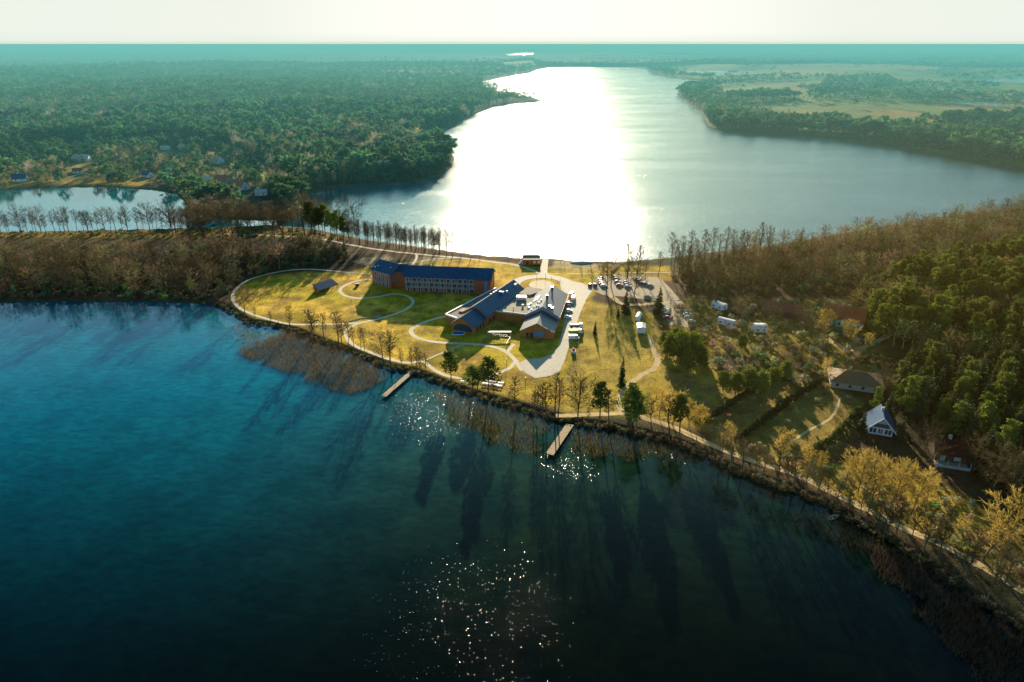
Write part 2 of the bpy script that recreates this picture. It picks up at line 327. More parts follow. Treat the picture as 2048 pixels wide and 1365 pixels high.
# ------------------------------------------------------------------ water
def water_material():
    m = bpy.data.materials.new('lake water'); m.use_nodes = True; nt = m.node_tree; L = nt.links.new
    nt.nodes.remove(nt.nodes['Principled BSDF']); out = nt.nodes['Material Output']
    g = N(nt, 'ShaderNodeNewGeometry'); sp = N(nt, 'ShaderNodeSeparateXYZ'); L(g.outputs['Position'], sp.inputs[0])
    def ramp(src, a, b, t0=0.0, t1=1.0):
        r = N(nt, 'ShaderNodeMapRange', interpolation_type='SMOOTHSTEP'); r.inputs['From Min'].default_value = a; r.inputs['From Max'].default_value = b
        r.inputs['To Min'].default_value = t0; r.inputs['To Max'].default_value = t1; L(src, r.inputs['Value']); return r.outputs[0]
    def math_(op, a, b):
        n = N(nt, 'ShaderNodeMath', operation=op)
        for i, q in enumerate((a, b)):
            if isinstance(q, (int, float)): n.inputs[i].default_value = q
            else: L(q, n.inputs[i])
        return n.outputs[0]
    open_ = math_('MULTIPLY', ramp(sp.outputs['Y'], 385, 400), math_('MAXIMUM', ramp(sp.outputs['X'], -190, -90), ramp(sp.outputs['Y'], 760, 900)))   # 1 on the windy lake, 0 on the sheltered bay and pond
    def patch(u, v, r):
        x, y = at(u, v, 0); d = N(nt, 'ShaderNodeVectorMath', operation='DISTANCE'); L(g.outputs['Position'], d.inputs[0]); d.inputs[1].default_value = (x, y, 0)
        return ramp(d.outputs['Value'], r * .25, r, 1, 0)
    gl = math_('MAXIMUM', math_('MULTIPLY', patch(865, 825, 26), 1.25), math_('MULTIPLY', patch(1135, 930, 13), .8)); gl = math_('MAXIMUM', gl, math_('MULTIPLY', patch(1330, 890, 16), .6))
    far_gl = patch(935, 1240, 38)
    # wind ripples: two trains of small waves
    mp = N(nt, 'ShaderNodeMapping'); mp.inputs['Scale'].default_value = (0.55, 1.1, 1); mp.inputs['Rotation'].default_value = (0, 0, .5); L(g.outputs['Position'], mp.inputs['Vector'])
    n1 = N(nt, 'ShaderNodeTexNoise'); n1.inputs['Scale'].default_value = 0.55; n1.inputs['Detail'].default_value = 5; n1.inputs['Roughness'].default_value = .62; L(mp.outputs[0], n1.inputs['Vector'])
    n2 = N(nt, 'ShaderNodeTexNoise'); n2.inputs['Scale'].default_value = 2.2; n2.inputs['Detail'].default_value = 2; L(g.outputs['Position'], n2.inputs['Vector'])
    gust = N(nt, 'ShaderNodeTexNoise'); gust.inputs['Scale'].default_value = .009; gust.inputs['Detail'].default_value = 7; gust.inputs['Roughness'].default_value = .65
    mg = N(nt, 'ShaderNodeMapping'); mg.inputs['Scale'].default_value = (.5, 1.6, 1); L(g.outputs['Position'], mg.inputs['Vector']); L(mg.outputs[0], gust.inputs['Vector'])
    b1 = N(nt, 'ShaderNodeBump'); L(n1.outputs['Fac'], b1.inputs['Height']); b1.inputs['Distance'].default_value = 1.0
    L(math_('ADD', math_('ADD', math_('MULTIPLY', open_, .42), math_('MULTIPLY', gl, .05)), math_('ADD', .012, math_('MULTIPLY', gust.outputs['Fac'], .04))), b1.inputs['Strength'])
    # scattered wavelets: little domes of water that catch the low sun
    wv = N(nt, 'ShaderNodeTexVoronoi'); wv.inputs['Scale'].default_value = 1.4; L(g.outputs['Position'], wv.inputs['Vector']); cs = N(nt, 'ShaderNodeSeparateColor'); L(wv.outputs['Color'], cs.inputs[0])
    on = math_('LESS_THAN', cs.outputs[0], math_('MAXIMUM', math_('MULTIPLY', gl, .85), math_('MAXIMUM', math_('MULTIPLY', math_('POWER', far_gl, 1.5), .60), math_('MULTIPLY', open_, .16))))
    dome = math_('MULTIPLY', ramp(wv.outputs['Distance'], .30, .0), on)
    b2 = N(nt, 'ShaderNodeBump'); L(dome, b2.inputs['Height']); b2.inputs['Strength'].default_value = 1.0; b2.inputs['Distance'].default_value = .052; L(b1.outputs[0], b2.inputs['Normal'])
    gs = N(nt, 'ShaderNodeBsdfGlossy'); gs.distribution = 'GGX'
    L(math_('ADD', math_('MULTIPLY', open_, ramp(gust.outputs['Fac'], .28, .72, .05, .16)), math_('ADD', .035, math_('MULTIPLY', on, .08))), gs.inputs['Roughness']); L(b2.outputs[0], gs.inputs['Normal'])
    gw = N(nt, 'ShaderNodeBsdfGlossy'); gw.distribution = 'GGX'; gw.inputs['Roughness'].default_value = .42; L(b1.outputs[0], gw.inputs['Normal'])
    gm = N(nt, 'ShaderNodeMixShader'); L(math_('MULTIPLY', open_, .045), gm.inputs[0]); L(gs.outputs[0], gm.inputs[1]); L(gw.outputs[0], gm.inputs[2])
    df = N(nt, 'ShaderNodeBsdfDiffuse')
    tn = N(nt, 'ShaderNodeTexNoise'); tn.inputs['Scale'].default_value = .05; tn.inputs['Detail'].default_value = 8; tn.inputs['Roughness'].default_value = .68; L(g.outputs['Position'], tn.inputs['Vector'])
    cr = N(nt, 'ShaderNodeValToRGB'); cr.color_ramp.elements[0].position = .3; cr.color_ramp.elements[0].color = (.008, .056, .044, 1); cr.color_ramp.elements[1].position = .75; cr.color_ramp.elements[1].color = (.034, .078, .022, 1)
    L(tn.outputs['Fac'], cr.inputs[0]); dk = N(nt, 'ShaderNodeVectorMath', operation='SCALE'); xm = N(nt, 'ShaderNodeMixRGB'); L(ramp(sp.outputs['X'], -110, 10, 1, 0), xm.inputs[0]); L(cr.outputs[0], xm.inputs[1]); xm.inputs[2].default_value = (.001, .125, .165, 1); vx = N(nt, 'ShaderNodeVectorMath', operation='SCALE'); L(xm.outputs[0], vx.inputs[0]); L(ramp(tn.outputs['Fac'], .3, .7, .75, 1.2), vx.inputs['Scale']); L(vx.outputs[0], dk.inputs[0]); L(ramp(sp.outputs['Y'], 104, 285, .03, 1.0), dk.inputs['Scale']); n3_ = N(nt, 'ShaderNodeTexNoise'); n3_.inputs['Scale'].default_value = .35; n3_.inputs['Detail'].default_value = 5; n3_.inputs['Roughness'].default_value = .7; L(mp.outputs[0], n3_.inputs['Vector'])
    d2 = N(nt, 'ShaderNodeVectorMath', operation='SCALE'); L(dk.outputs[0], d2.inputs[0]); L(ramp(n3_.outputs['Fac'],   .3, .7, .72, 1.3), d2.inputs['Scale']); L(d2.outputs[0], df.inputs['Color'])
    fr = N(nt, 'ShaderNodeFresnel'); L(math_('ADD', 1.33, math_('MULTIPLY', ramp(sp.outputs['Y'], 385, 420), 1.5)), fr.inputs['IOR']); L(b2.outputs[0], fr.inputs['Normal'])
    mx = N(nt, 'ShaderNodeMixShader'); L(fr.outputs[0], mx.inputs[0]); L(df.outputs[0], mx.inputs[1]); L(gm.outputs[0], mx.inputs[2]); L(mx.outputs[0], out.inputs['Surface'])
    return m
Pw, Qw = fan(20, 60000, 90, -89, 89, 90)
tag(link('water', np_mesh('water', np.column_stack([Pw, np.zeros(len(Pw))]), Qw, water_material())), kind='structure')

# ------------------------------------------------------------------ haze over the whole country
def haze():
    b = MB(); b.box(-60000, 60000, 470, 70000, -4, 124)
    m = bpy.data.materials.new('evening haze'); m.use_nodes = True; nt = m.node_tree; nt.nodes.remove(nt.nodes['Principled BSDF']); L = nt.links.new
    c = (.14, .46, .50, 1); D = 1 / 3000
    s1 = N(nt, 'ShaderNodeVolumeScatter'); s1.inputs['Color'].default_value = c; s1.inputs['Density'].default_value = D; s1.inputs['Anisotropy'].default_value = 0.0
    s3 = N(nt, 'ShaderNodeVolumeAbsorption'); s3.inputs['Color'].default_value = c; s3.inputs['Density'].default_value = D
    a2 = N(nt, 'ShaderNodeAddShader'); L(s1.outputs[0], a2.inputs[0]); L(s3.outputs[0], a2.inputs[1]); L(a2.outputs[0], nt.nodes['Material Output'].inputs['Volume'])
    o = b.build('haze', m); tag(o, kind='stuff')
haze()
def bank_haze():
    b = MB(); b.box(45, 900, 150, 469, -4, 105); m = bpy.data.materials.new('warm bank haze'); m.use_nodes = True; nt = m.node_tree; nt.nodes.remove(nt.nodes['Principled BSDF']); L = nt.links.new
    c = (.62, .46, .14, 1); D = 1 / 6200
    s1 = N(nt, 'ShaderNodeVolumeScatter'); s1.inputs['Color'].default_value = c; s1.inputs['Density'].default_value = D; s1.inputs['Anisotropy'].default_value = 0.0
    s3 = N(nt, 'ShaderNodeVolumeAbsorption'); s3.inputs['Color'].default_value = c; s3.inputs['Density'].default_value = D
    a2 = N(nt, 'ShaderNodeAddShader'); L(s1.outputs[0], a2.inputs[0]); L(s3.outputs[0], a2.inputs[1]); L(a2.outputs[0], nt.nodes['Material Output'].inputs['Volume'])
    tag(b.build('haze', m), kind='stuff')
bank_haze()
def skyline_haze():
    b = MB(); b.box(-60000, 60000, 24000, 69500, -3.5, 215); m = bpy.data.materials.new('skyline haze'); m.use_nodes = True; nt = m.node_tree; nt.nodes.remove(nt.nodes['Principled BSDF']); L = nt.links.new
    c = (.56, .68, .64, 1); D = 1 / 11000
    s1 = N(nt, 'ShaderNodeVolumeScatter'); s1.inputs['Color'].default_value = c; s1.inputs['Density'].default_value = D; s1.inputs['Anisotropy'].default_value = 0.0
    s3 = N(nt, 'ShaderNodeVolumeAbsorption'); s3.inputs['Color'].default_value = c; s3.inputs['Density'].default_value = D
    a2 = N(nt, 'ShaderNodeAddShader'); L(s1.outputs[0], a2.inputs[0]); L(s3.outputs[0], a2.inputs[1]); L(a2.outputs[0], nt.nodes['Material Output'].inputs['Volume'])
    tag(b.build('haze', m), kind='stuff')
skyline_haze()

# ------------------------------------------------------------------ plants
def nrm(a): return a / np.maximum(np.linalg.norm(a, axis=-1, keepdims=True), 1e-9)
def slivers(p, d, L, w_, g):
    """thin leaf/twig triangles at p along d"""
    d = nrm(d); s = nrm(np.cross(d, g.normal(size=d.shape))); L = np.asarray(L)[:, None]; w_ = np.asarray(w_)[:, None] * .5
    V = np.stack([p - s * w_, p + s * w_, p + d * L], 1).reshape(-1, 3); return V, np.arange(len(V)).reshape(-1, 3)
def quads_as_tris(q): return np.vstack([q[:, [0, 1, 2]], q[:, [0, 2, 3]]])
def tubes(pts, rad, k=5):
    """one tapered tube through pts"""
    pts = np.asarray(pts, float); V = []; T = []
    for i, (p, r) in enumerate(zip(pts, rad)):
        d = nrm((pts[min(i + 1, len(pts) - 1)] - pts[max(i - 1, 0)])[None])[0]
        a = np.cross(d, [.31, .95, .05]); a /= np.linalg.norm(a); b = np.cross(d, a)
        t = np.arange(k) * 2 * PI / k; V.append(p + r * (np.cos(t)[:, None] * a + np.sin(t)[:, None] * b))
    for i in range(len(pts) - 1):
        for j in range(k): j2 = (j + 1) % k; a, b = i * k + j, i * k + j2; T += [[a, b, b + k], [a, b + k, a + k]]
    return np.vstack(V), np.array(T)
def join(parts):
    V = []; T = []; n = 0
    for v, t in parts: V.append(v); T.append(t + n); n += len(v)
    return np.vstack(V), np.vstack(T)
UP = np.array((0, 0, 1.0))
def bare_tree(seed, h=1.0, base=.35, width=.17, limbs=26, sub=6, tw=7, up=.75, tww=.0034, profile='oval', trunk_r=.013, lean=.03):
    """leafless tree of height 1: trunk (returned apart) and crown of limbs and twigs"""
    g = np.random.default_rng(seed)
    n = 6; z = np.linspace(0, .93, n); off = np.cumsum(g.normal(0, lean * .35, (n, 2)), 0); off[0] = 0; off[1] *= .5
    tp = np.column_stack([off, z]); trunk = tubes(tp, np.linspace(trunk_r, trunk_r * .22, n), 6)
    parts = []; P0 = []; D0 = []; LL = []
    for i in range(limbs):
        t = base + (.96 - base) * (i + g.random() * .6) / limbs
        a = i * 2.4 + g.normal() * .4; q = (t - base) / (1 - base)
        pr = {'oval': math.sin(PI * min(1, .18 + q * .82)) ** .7, 'round': math.sqrt(max(.05, 1 - (2 * q - .75) ** 2 * .5)), 'cone': 1.05 - q * .85, 'vase': .45 + .75 * q}[profile]
        L = width * pr * (.75 + .5 * g.random())
        p = np.array([np.interp(t, z, tp[:, 0]), np.interp(t, z, tp[:, 1]), min(t, .92)])
        out = np.array((math.cos(a), math.sin(a), 0)); d1 = nrm((out + UP * up * (.5 + .6 * g.random()))[None])[0]; d2 = nrm((d1 + UP * .35 + g.normal(0, .2, 3))[None])[0]
        m = p + d1 * L * .55; e = m + d2 * L * .6
        r = trunk_r * .34 * (1 - q * .5); parts.append(tubes([p, m, e], [r, r * .6, r * .2], 3))
        s = g.random(sub) ** .8; bp = np.where(s[:, None] < .5, p + (m - p) * (s[:, None] * 2), m + (e - m) * (s[:, None] * 2 - 1))
        bd = nrm(nrm((d1 + d2)[None]) + g.normal(0, .6, (sub, 3)) + UP * .18); bl = L * (.35 + .35 * g.random(sub))
        parts.append(slivers(bp, bd, bl, np.full(sub, tww * 2.0), g))
        for b_, d_, l_ in zip(bp, bd, bl):
            u_ = g.random(tw); P0.append(b_ + d_ * (l_ * u_)[:, None]); D0.append(nrm(d_ + g.normal(0, .55, (tw, 3)) + UP * .12)); LL.append(l_ * (.35 + .4 * g.random(tw)))
    P0 = np.vstack(P0); parts.append(slivers(P0, np.vstack(D0), np.hstack(LL), np.full(len(P0), tww * 1.7), g))
    return trunk, join(parts)
def clumps(centres, radii, n, size, g, flat=.7, upb=.25):
    V = []
    for c, r in zip(centres, radii):
        d = nrm(g.normal(size=(n, 3))); p = c + d * (r * (.45 + .6 * g.random(n))[:, None]) * np.array((1, 1, flat))
        V.append((p, nrm(d * .8 + g.normal(0, .5, (n, 3)) + UP * upb)))
    p = np.vstack([v[0] for v in V]); d = np.vstack([v[1] for v in V])
    return slivers(p, d, size * (.7 + .7 * g.random(len(p))), size * (.45 + .4 * g.random(len(p))), g)
def pine_tree(seed, bare=.45, w_=.15, n=15, leaves=70, size=.05, cr=.085):
    g = np.random.default_rng(seed); k = 5; z = np.linspace(0, .95, k); off = np.cumsum(g.normal(0, .012, (k, 2)), 0); off[0] = 0
    tp = np.column_stack([off, z]); trunk = tubes(tp, np.linspace(.014, .003, k), 6); C = []; Rr = []; parts = []
    for i in range(n):
        q = (i + .5) / n; t = bare + (.96 - bare) * q; a = i * 2.4 + g.normal() * .5; o = w_ * (1.0 - .75 * q ** 1.6) * (.45 + .6 * g.random())
        c = np.array((math.cos(a) * o + np.interp(t, z, tp[:, 0]), math.sin(a) * o + np.interp(t, z, tp[:, 1]), t + g.normal() * .012)); C.append(c); Rr.append(cr * (1.1 - .45 * q) * (.8 + .4 * g.random()))
        t0 = max(.1, t - .05); parts.append(tubes([np.array((np.interp(t0, z, tp[:, 0]), np.interp(t0, z, tp[:, 1]), t0)), c], [.0035, .0015], 3))
    return trunk, join(parts + [clumps(C, Rr, leaves, size, g, .65)])
def spruce_tree(seed, w_=.17, whorls=16, per=11, low=.06):
    g = np.random.default_rng(seed); trunk = tubes([(0, 0, 0), (0, 0, .5), (0, 0, .97)], [.012, .008, .002], 6); P0 = []; D0 = []; LL = []; WW = []
    for i in range(whorls):
        q = i / (whorls - 1); t = low + (.95 - low) * q; L = w_ * (1 - q) ** .85 + .012
        a = g.random(per) * 2 * PI; out = np.column_stack([np.cos(a), np.sin(a), np.zeros(per)]); l = L * (.8 + .4 * g.random(per))
        P0.append(np.tile((0, 0, t), (per, 1)) + g.normal(0, .004, (per, 3))); D0.append(out - UP * (.25 + .2 * g.random(per))[:, None]); LL.append(l); WW.append(l * .4)
        for s in (.35, .6, .85):
            m = 2; 
            for _ in range(m):
                P0.append(np.tile((0, 0, t), (per, 1)) + nrm(out - UP * .3) * (l * s)[:, None]); D0.append(out * .6 + g.normal(0, .6, (per, 3)) - UP * .25); LL.append(l * .35 + .015); WW.append(l * .16 + .012)
    return trunk, slivers(np.vstack(P0), np.vstack(D0), np.hstack(LL), np.hstack(WW), g)
def shrub(seed, n=160, size=.22):
    g = np.random.default_rng(seed); k = 7; a = g.random(k) * 2 * PI; r = g.random(k) * .32
    C = np.column_stack([np.cos(a) * r, np.sin(a) * r, .35 + .3 * g.random(k)]); return clumps(C, .3 + .12 * g.random(k), n // k, size, g, .9, .4)
def bush_tree(seed, base=.25, n=16, leaves=60, size=.07, w_=.22, shape='round'):
    """leafy tree: trunk, forked limbs and leaf clumps"""
    g = np.random.default_rng(seed); trunk = tubes([(0, 0, 0), (.01, 0, .3), (.0, .01, .6)], [.018, .012, .005], 6); C = []; Rr = []; parts = []
    for i in range(n):
        q = (i + .5) / n; t = base + (.92 - base) * q; o = w_ * math.sin(PI * (.2 + .72 * q)) * (.4 + .6 * g.random()); a = i * 2.4
        c = np.array((math.cos(a) * o, math.sin(a) * o, t)); C.append(c); Rr.append(.11 * (.7 + .5 * g.random())); parts.append(tubes([(0, 0, min(.55, t * .6)), c], [.006, .002], 3))
    return trunk, join(parts + [clumps(C, Rr, leaves, size, g, .85)])

M_bark = mat('grey bark', (.10, .075, .05), .9, .3, 3, rnd=.3)
M_twig = mat('bare twigs', (.125, .092, .042), .9, .25, .5, rnd=.6, trans=.12, spec=.1)
M_pbark = mat('pine bark', (.20, .095, .04), .9, .3, 3, rnd=.2)
M_pine = mat('pine needles', (.135, .165, .03), .8, .35, .5, trans=.2, rnd=.5, spec=.1, tcol=(1.2, 1.1, .5))
M_spruce = mat('spruce needles', (.05, .07, .025), .7, .35, .6, trans=.2, rnd=.25, spec=.2, tcol=(1.6, 1.5, .6))
M_bud = mat('yellow budding twigs', (.42, .30, .07), .85, .3, .6, trans=.45, rnd=.2, spec=.1)
M_shrub = mat('brown shrub twigs', (.19, .125, .05), .9, .3, .7, trans=.3, rnd=.35, spec=.1)
M_reed = mat('dry reed', (.17, .11, .038), .9, .35, .25, trans=.35, spec=.1)
M_reed_dark = mat('dark brush', (.085, .06, .035), .9, .4, .25, trans=.25, spec=.1)
M_wood = mat('woodland', (0, 0, 0), .9, .3, .12, attr=True, trans=.28, spec=.05)
def tm(name, tr, m): return np_mesh(name, tr[0], tr[1], m)
KINDS_ = {}
def kind_of(key, gens, mt, mc):
    KINDS_[key] = [(tm('trunk', t, mt), tm('crown', c, mc)) for t, c in gens]
kind_of('alder', [bare_tree(100 + i, base=.32, width=.13, limbs=30, up=.95, profile='oval') for i in range(6)], M_bark, M_twig)
kind_of('oak', [bare_tree(200 + i, base=.22, width=.33, limbs=26, sub=8, tw=8, up=.7, profile='round', trunk_r=.018, lean=.05) for i in range(6)], M_bark, M_twig)
kind_of('bud', [bare_tree(300 + i, base=.2, width=.24, limbs=28, sub=8, tw=8, up=.85, tww=.0048, profile='oval', trunk_r=.012, lean=.06) for i in range(5)], M_bark, M_bud)
kind_of('pine', [pine_tree(400 + i) for i in range(5)], M_pbark, M_pine)
kind_of('lowpine', [pine_tree(430 + i, bare=.16, w_=.19, n=32, leaves=46, size=.05, cr=.062) for i in range(4)], M_pbark, M_pine)
kind_of('spruce', [spruce_tree(500 + i) for i in range(4)], M_bark, M_spruce)
kind_of('bush', [bush_tree(600 + i, n=20, leaves=70) for i in range(4)], M_bark, M_pine)
KIND_INFO = {'alder': ('bare_tree', 'bare tree'), 'oak': ('bare_tree', 'bare tree'), 'bud': ('budding_tree', 'budding tree'), 'pine': ('pine_tree', 'pine tree'), 'lowpine': ('pine_tree', 'pine tree'), 'spruce': ('spruce_tree', 'spruce tree'), 'bush': ('evergreen_tree', 'evergreen tree')}
TCOUNT = {}
def plant(key, x, y, h, label, group=None, wide=1.0, z=None):
    nm, cat = KIND_INFO[key]; i = TCOUNT.get(key, 0); TCOUNT[key] = i + 1
    t, c = KINDS_[key][(i * 7 + i // 5) % len(KINDS_[key])]
    e = empty(nm, (x, y, GZ - .1 if z is None else z), label, cat, group, (i * 2.39996) % (2 * PI))
    for part, me in (('trunk', t), ('crown', c)):
        o = link(part, me, e); o.scale = (h * wide, h * wide, h)
    return e
def plant_px(key, u, vb, vt, label, group=None, wide=1.0, hmax=26):
    x, y = at(u, vb); return plant(key, x, y, min(hmax, height_of(u, vb, vt)), label, group, wide)

def scatter(poly, step, seed, jitter=.8):
    """jittered grid over a polygon of the ground"""
    g = np.random.default_rng(seed); lo = poly.min(0); hi = poly.max(0)
    X, Y = np.meshgrid(np.arange(lo[0], hi[0], step), np.arange(lo[1], hi[1], step)); p = np.column_stack([X.ravel(), Y.ravel()]); p += (g.random(p.shape) - .5) * step * jitter * 1.2
    p = p[inside(p, poly)]; u = 1024 + F * p[:, 0] / (p[:, 1] * CP + (H - GZ) * SP); return p[(u > -160) & (u < 2210)]

# low-detail trees for woods that read as one mass: (V, T) of height 1
def low_conifer(seed, n=40):
    g = np.random.default_rng(seed); t = g.random(n) ** .7; a = g.random(n) * 2 * PI; r = .17 * (1 - t) ** .7 + .02
    p = np.column_stack([np.cos(a) * r * .6, np.sin(a) * r * .6, .18 + .75 * t]); d = np.column_stack([np.cos(a), np.sin(a), .5 * g.random(n) - .1])
    v1, t1 = slivers(p, d + g.normal(0, .25, (n, 3)), .16 + .1 * g.random(n), .13 + .08 * g.random(n), g); return join([(v1, t1), slivers(np.array([[0, 0, .6], [0, 0, 0]]), np.array([[0, 0, 1.], [0, 0, 1]]), [.4, .8], [.14, .04], g)])
def low_pine(seed, n=46):
    g = np.random.default_rng(seed); d = nrm(g.normal(size=(n, 3))); d[:, 2] = np.abs(d[:, 2]) * 1.1 - .25; p = np.array((0, 0, .68)) + d * np.array((.17, .17, .24)) * (.7 + .5 * g.random((n, 1)))
    v1, t1 = slivers(p, d + g.normal(0, .5, (n, 3)), .13 + .09 * g.random(n), .12 + .07 * g.random(n), g); return join([(v1, t1), slivers(np.array([[0, 0, 0.]]), np.array([[0, 0, 1.]]), [.8], [.035], g)])
def low_bare(seed, n=90, wd=.2):
    g = np.random.default_rng(seed); t = g.random(n); a = g.random(n) * 2 * PI; r = wd * np.sin(PI * (.15 + .8 * t)) * g.random(n) ** .5
    p = np.column_stack([np.cos(a) * r * .8, np.sin(a) * r * .8, .28 + .55 * t]); d = np.column_stack([np.cos(a) * .55, np.sin(a) * .55, np.full(n, .9)]) + g.normal(0, .35, (n, 3))
    v1, t1 = slivers(p, d, .12 + .14 * g.random(n), .012 + .014 * g.random(n), g); return join([(v1, t1), slivers(np.array([[0, 0, 0.]]), np.array([[.02, 0, 1.]]), [.9], [.028], g)])
def mid_bare(seed):
    t, c = bare_tree(seed, base=.25, width=.24, limbs=16, sub=5, tw=4, up=.8, tww=.0055, profile='oval'); return join([t, c])
LOWS = {'con': [low_conifer(700 + i) for i in range(6)], 'pine': [low_pine(720 + i) for i in range(6)], 'bare': [low_bare(740 + i) for i in range(6)], 'mid': [mid_bare(760 + i) for i in range(5)],
        'midpine': [join(list(pine_tree(780 + i, bare=.2, w_=.19, n=14, leaves=34, size=.075))) for i in range(4)], 'midspruce': [join(list(spruce_tree(790 + i, whorls=10, per=8))) for i in range(3)],
        'far': [low_pine(810 + i, 16) for i in range(5)], 'farbare': [low_bare(820 + i, 22, .24) for i in range(5)]}
def mass(name, items, label, cat):
    """many trees of a far or closed wood as ONE mesh. items: (kind, xy array, heights, z, colours)"""
    VV = []; TT = []; CC = []; n = 0; g = np.random.default_rng(5)
    for kd, p, h, z, c in items:
        if len(p) == 0: continue
        vs = LOWS[kd]; which = g.integers(0, len(vs), len(p))
        for i, (V, T) in enumerate(vs):
            k = np.where(which == i)[0]
            if len(k) == 0: continue
            a = g.random(len(k)) * 2 * PI; ca, sa = np.cos(a)[:, None], np.sin(a)[:, None]; hh = h[k][:, None]; wf = (.95 + .6 * g.random(len(k)))[:, None]
            X = (V[None, :, 0] * ca - V[None, :, 1] * sa) * hh * wf + p[k, 0][:, None]; Y = (V[None, :, 0] * sa + V[None, :, 1] * ca) * hh * wf + p[k, 1][:, None]; Z = V[None, :, 2] * hh + z[k][:, None]
            VV.append(np.stack([X, Y, Z], 2).reshape(-1, 3)); m = len(V)
            TT.append((T[None] + (np.arange(len(k)) * m)[:, None, None]).reshape(-1, 3) + n); n += len(k) * m
            CC.append(np.repeat(c[k], m, 0))
    o = link(name, np_mesh(name, np.vstack(VV), np.vstack(TT), M_wood, np.vstack(CC))); tag(o, label, cat, kind='stuff'); return o

COL = {'pine': (.085, .155, .06), 'con': (.045, .115, .06), 'bare': (.22, .18, .09), 'pale': (.44, .38, .22)}
def tint(key, n, g, s=.3): return np.array(COL[key])[None] * (1 - s + 2 * s * g.random((n, 1))) * (1 + .12 * g.normal(size=(n, 3)))

# ---------------- the far woods (each reads as one mass)
g = np.random.default_rng(21)
def far_trees(poly_test, r0, r1, a0, a1, step0, seed, dens=None):
    g = np.random.default_rng(seed); out = []; r = r0
    while r < r1:
        st = max(step0, r * .0062); a = np.arange(R(a0), R(a1), st / r); rr = r + (g.random(len(a)) - .5) * st * 1.1; aa = a + (g.random(len(a)) - .5) * st / r * 1.1
        out.append(np.column_stack([np.sin(aa) * rr, np.cos(aa) * rr])); r += st * (1.0 if r < 1500 else 1.35)
    p = np.vstack(out); s = shore(p); k = (s > 2.5) & poly_test(p, s); return p[k], s[k]
def field_any(p):
    m = np.zeros(len(p), bool)
    for q in FIELD_TAN + FIELD_GREEN: m |= inside(p, q)
    return m
SPLIT = 640                                             # the near shore of the back lake lies closer than this
def is_left(p, s): return (p[:, 0] < p[:, 1] * .055) & (p[:, 1] > 560) & ~(inside(p, VILLAGE) & (fbm(p, 42, 14) < .24)) & village_clear(p) & ~inside(p, FIELD_TAN[3]) & ~inside(p, FIELD_TAN[4])
pl, sl = far_trees(is_left, 560, 5200, -40, 5, 7.6, 31)
def is_right(p, s):
    r = np.hypot(p[:, 0], p[:, 1]); n = fbm(p, 210, 17) * .6 + fbm(p, 60, 18) * .4
    strip = s < 70 + 60 * fbm(p, 150, 19)
    return (p[:, 0] > p[:, 1] * .055) & (p[:, 1] > 690) & np.where(strip, n > .28, np.where(field_any(p), n > .70, n > .50))
prt, srt = far_trees(is_right, 560, 5200, 3, 41, 6.5, 32)
TAN_R = [at(1740, 199), at(1900, 183)]
clumps_px = [(1600,192,1890,212),(1440,196,1600,208),(1355,176,1420,192),(1430,128,1480,136),(1640,166,1800,176)]
extra = []
for (u0, v0, u1, v1) in clumps_px:
    q = W([(u0, v1), (u1, v1 - 1), (u1 - 20, v0), (u0 + 20, v0)], GZ); gg = np.random.default_rng(int(u0))
    lo, hi = q.min(0), q.max(0); m = gg.random((420, 2)) * (hi - lo) + lo; extra.append(m[inside(m, q)])
prt = np.vstack([prt] + extra); srt = shore(prt); prt = prt[srt > 2]; srt = srt[srt > 2]
def forest_items(p, s, seed, bare_bias=0.0):
    g = np.random.default_rng(seed); n = len(p); r = np.hypot(p[:, 0], p[:, 1]); z = ground_zv(p, s) - .3
    b = .5 + (fbm(p, 230, 41) - .5) * 1.0 + (fbm(p, 60, 42) - .5) * .6 + .09 * g.normal(size=n) + bare_bias - smooth(r, 1600, 3200) * .12
    lone = (g.random(n) < .25)
    isb = (b > .585) & (g.random(n) < .7); isp = ~isb & ~lone; isc = ~isb & lone; farm = r > 1500
    h = np.where(isb, 12 + 7 * g.random(n), 13 + 8 * g.random(n)) * (.8 + .5 * fbm(p, 90, 43)) * np.where(inside(p, VILLAGE), .62, 1.0); items = []
    shade = (.35 + 1.4 * fbm(p, 70, 44))[:, None]
    for kd, sel, ck in (('bare', isb & ~farm, 'bare'), ('pine', isp & ~farm, 'pine'), ('con', isc & ~farm, 'con'), ('farbare', isb & farm, 'bare'), ('far', ~isb & farm, 'pine')):
        k = np.where(sel)[0]; c = tint(ck, len(k), g) * shade[k]
        if ck == 'bare': pal = fbm(p[k], 110, 45) + .1 * g.normal(size=len(k)) > .5; c[pal] = tint('pale', pal.sum(), g)
        wmul = np.where(r[k] > 1500, np.maximum(1, r[k] / 2600), 1.0); items.append((kd, p[k], h[k] * np.minimum(wmul, 1.15) * (.65 + .7 * g.random(len(k))), z[k], np.clip(c, .004, .8)))
    return items
mass('forest', forest_items(pl, sl, 51), 'mixed pine and bare birch forest rolling to the horizon left of the glittering lake', 'forest')
mass('forest', forest_items(prt, srt, 52, -.06), 'scattered dark thickets and shore trees across the meadows right of the lake', 'forest')
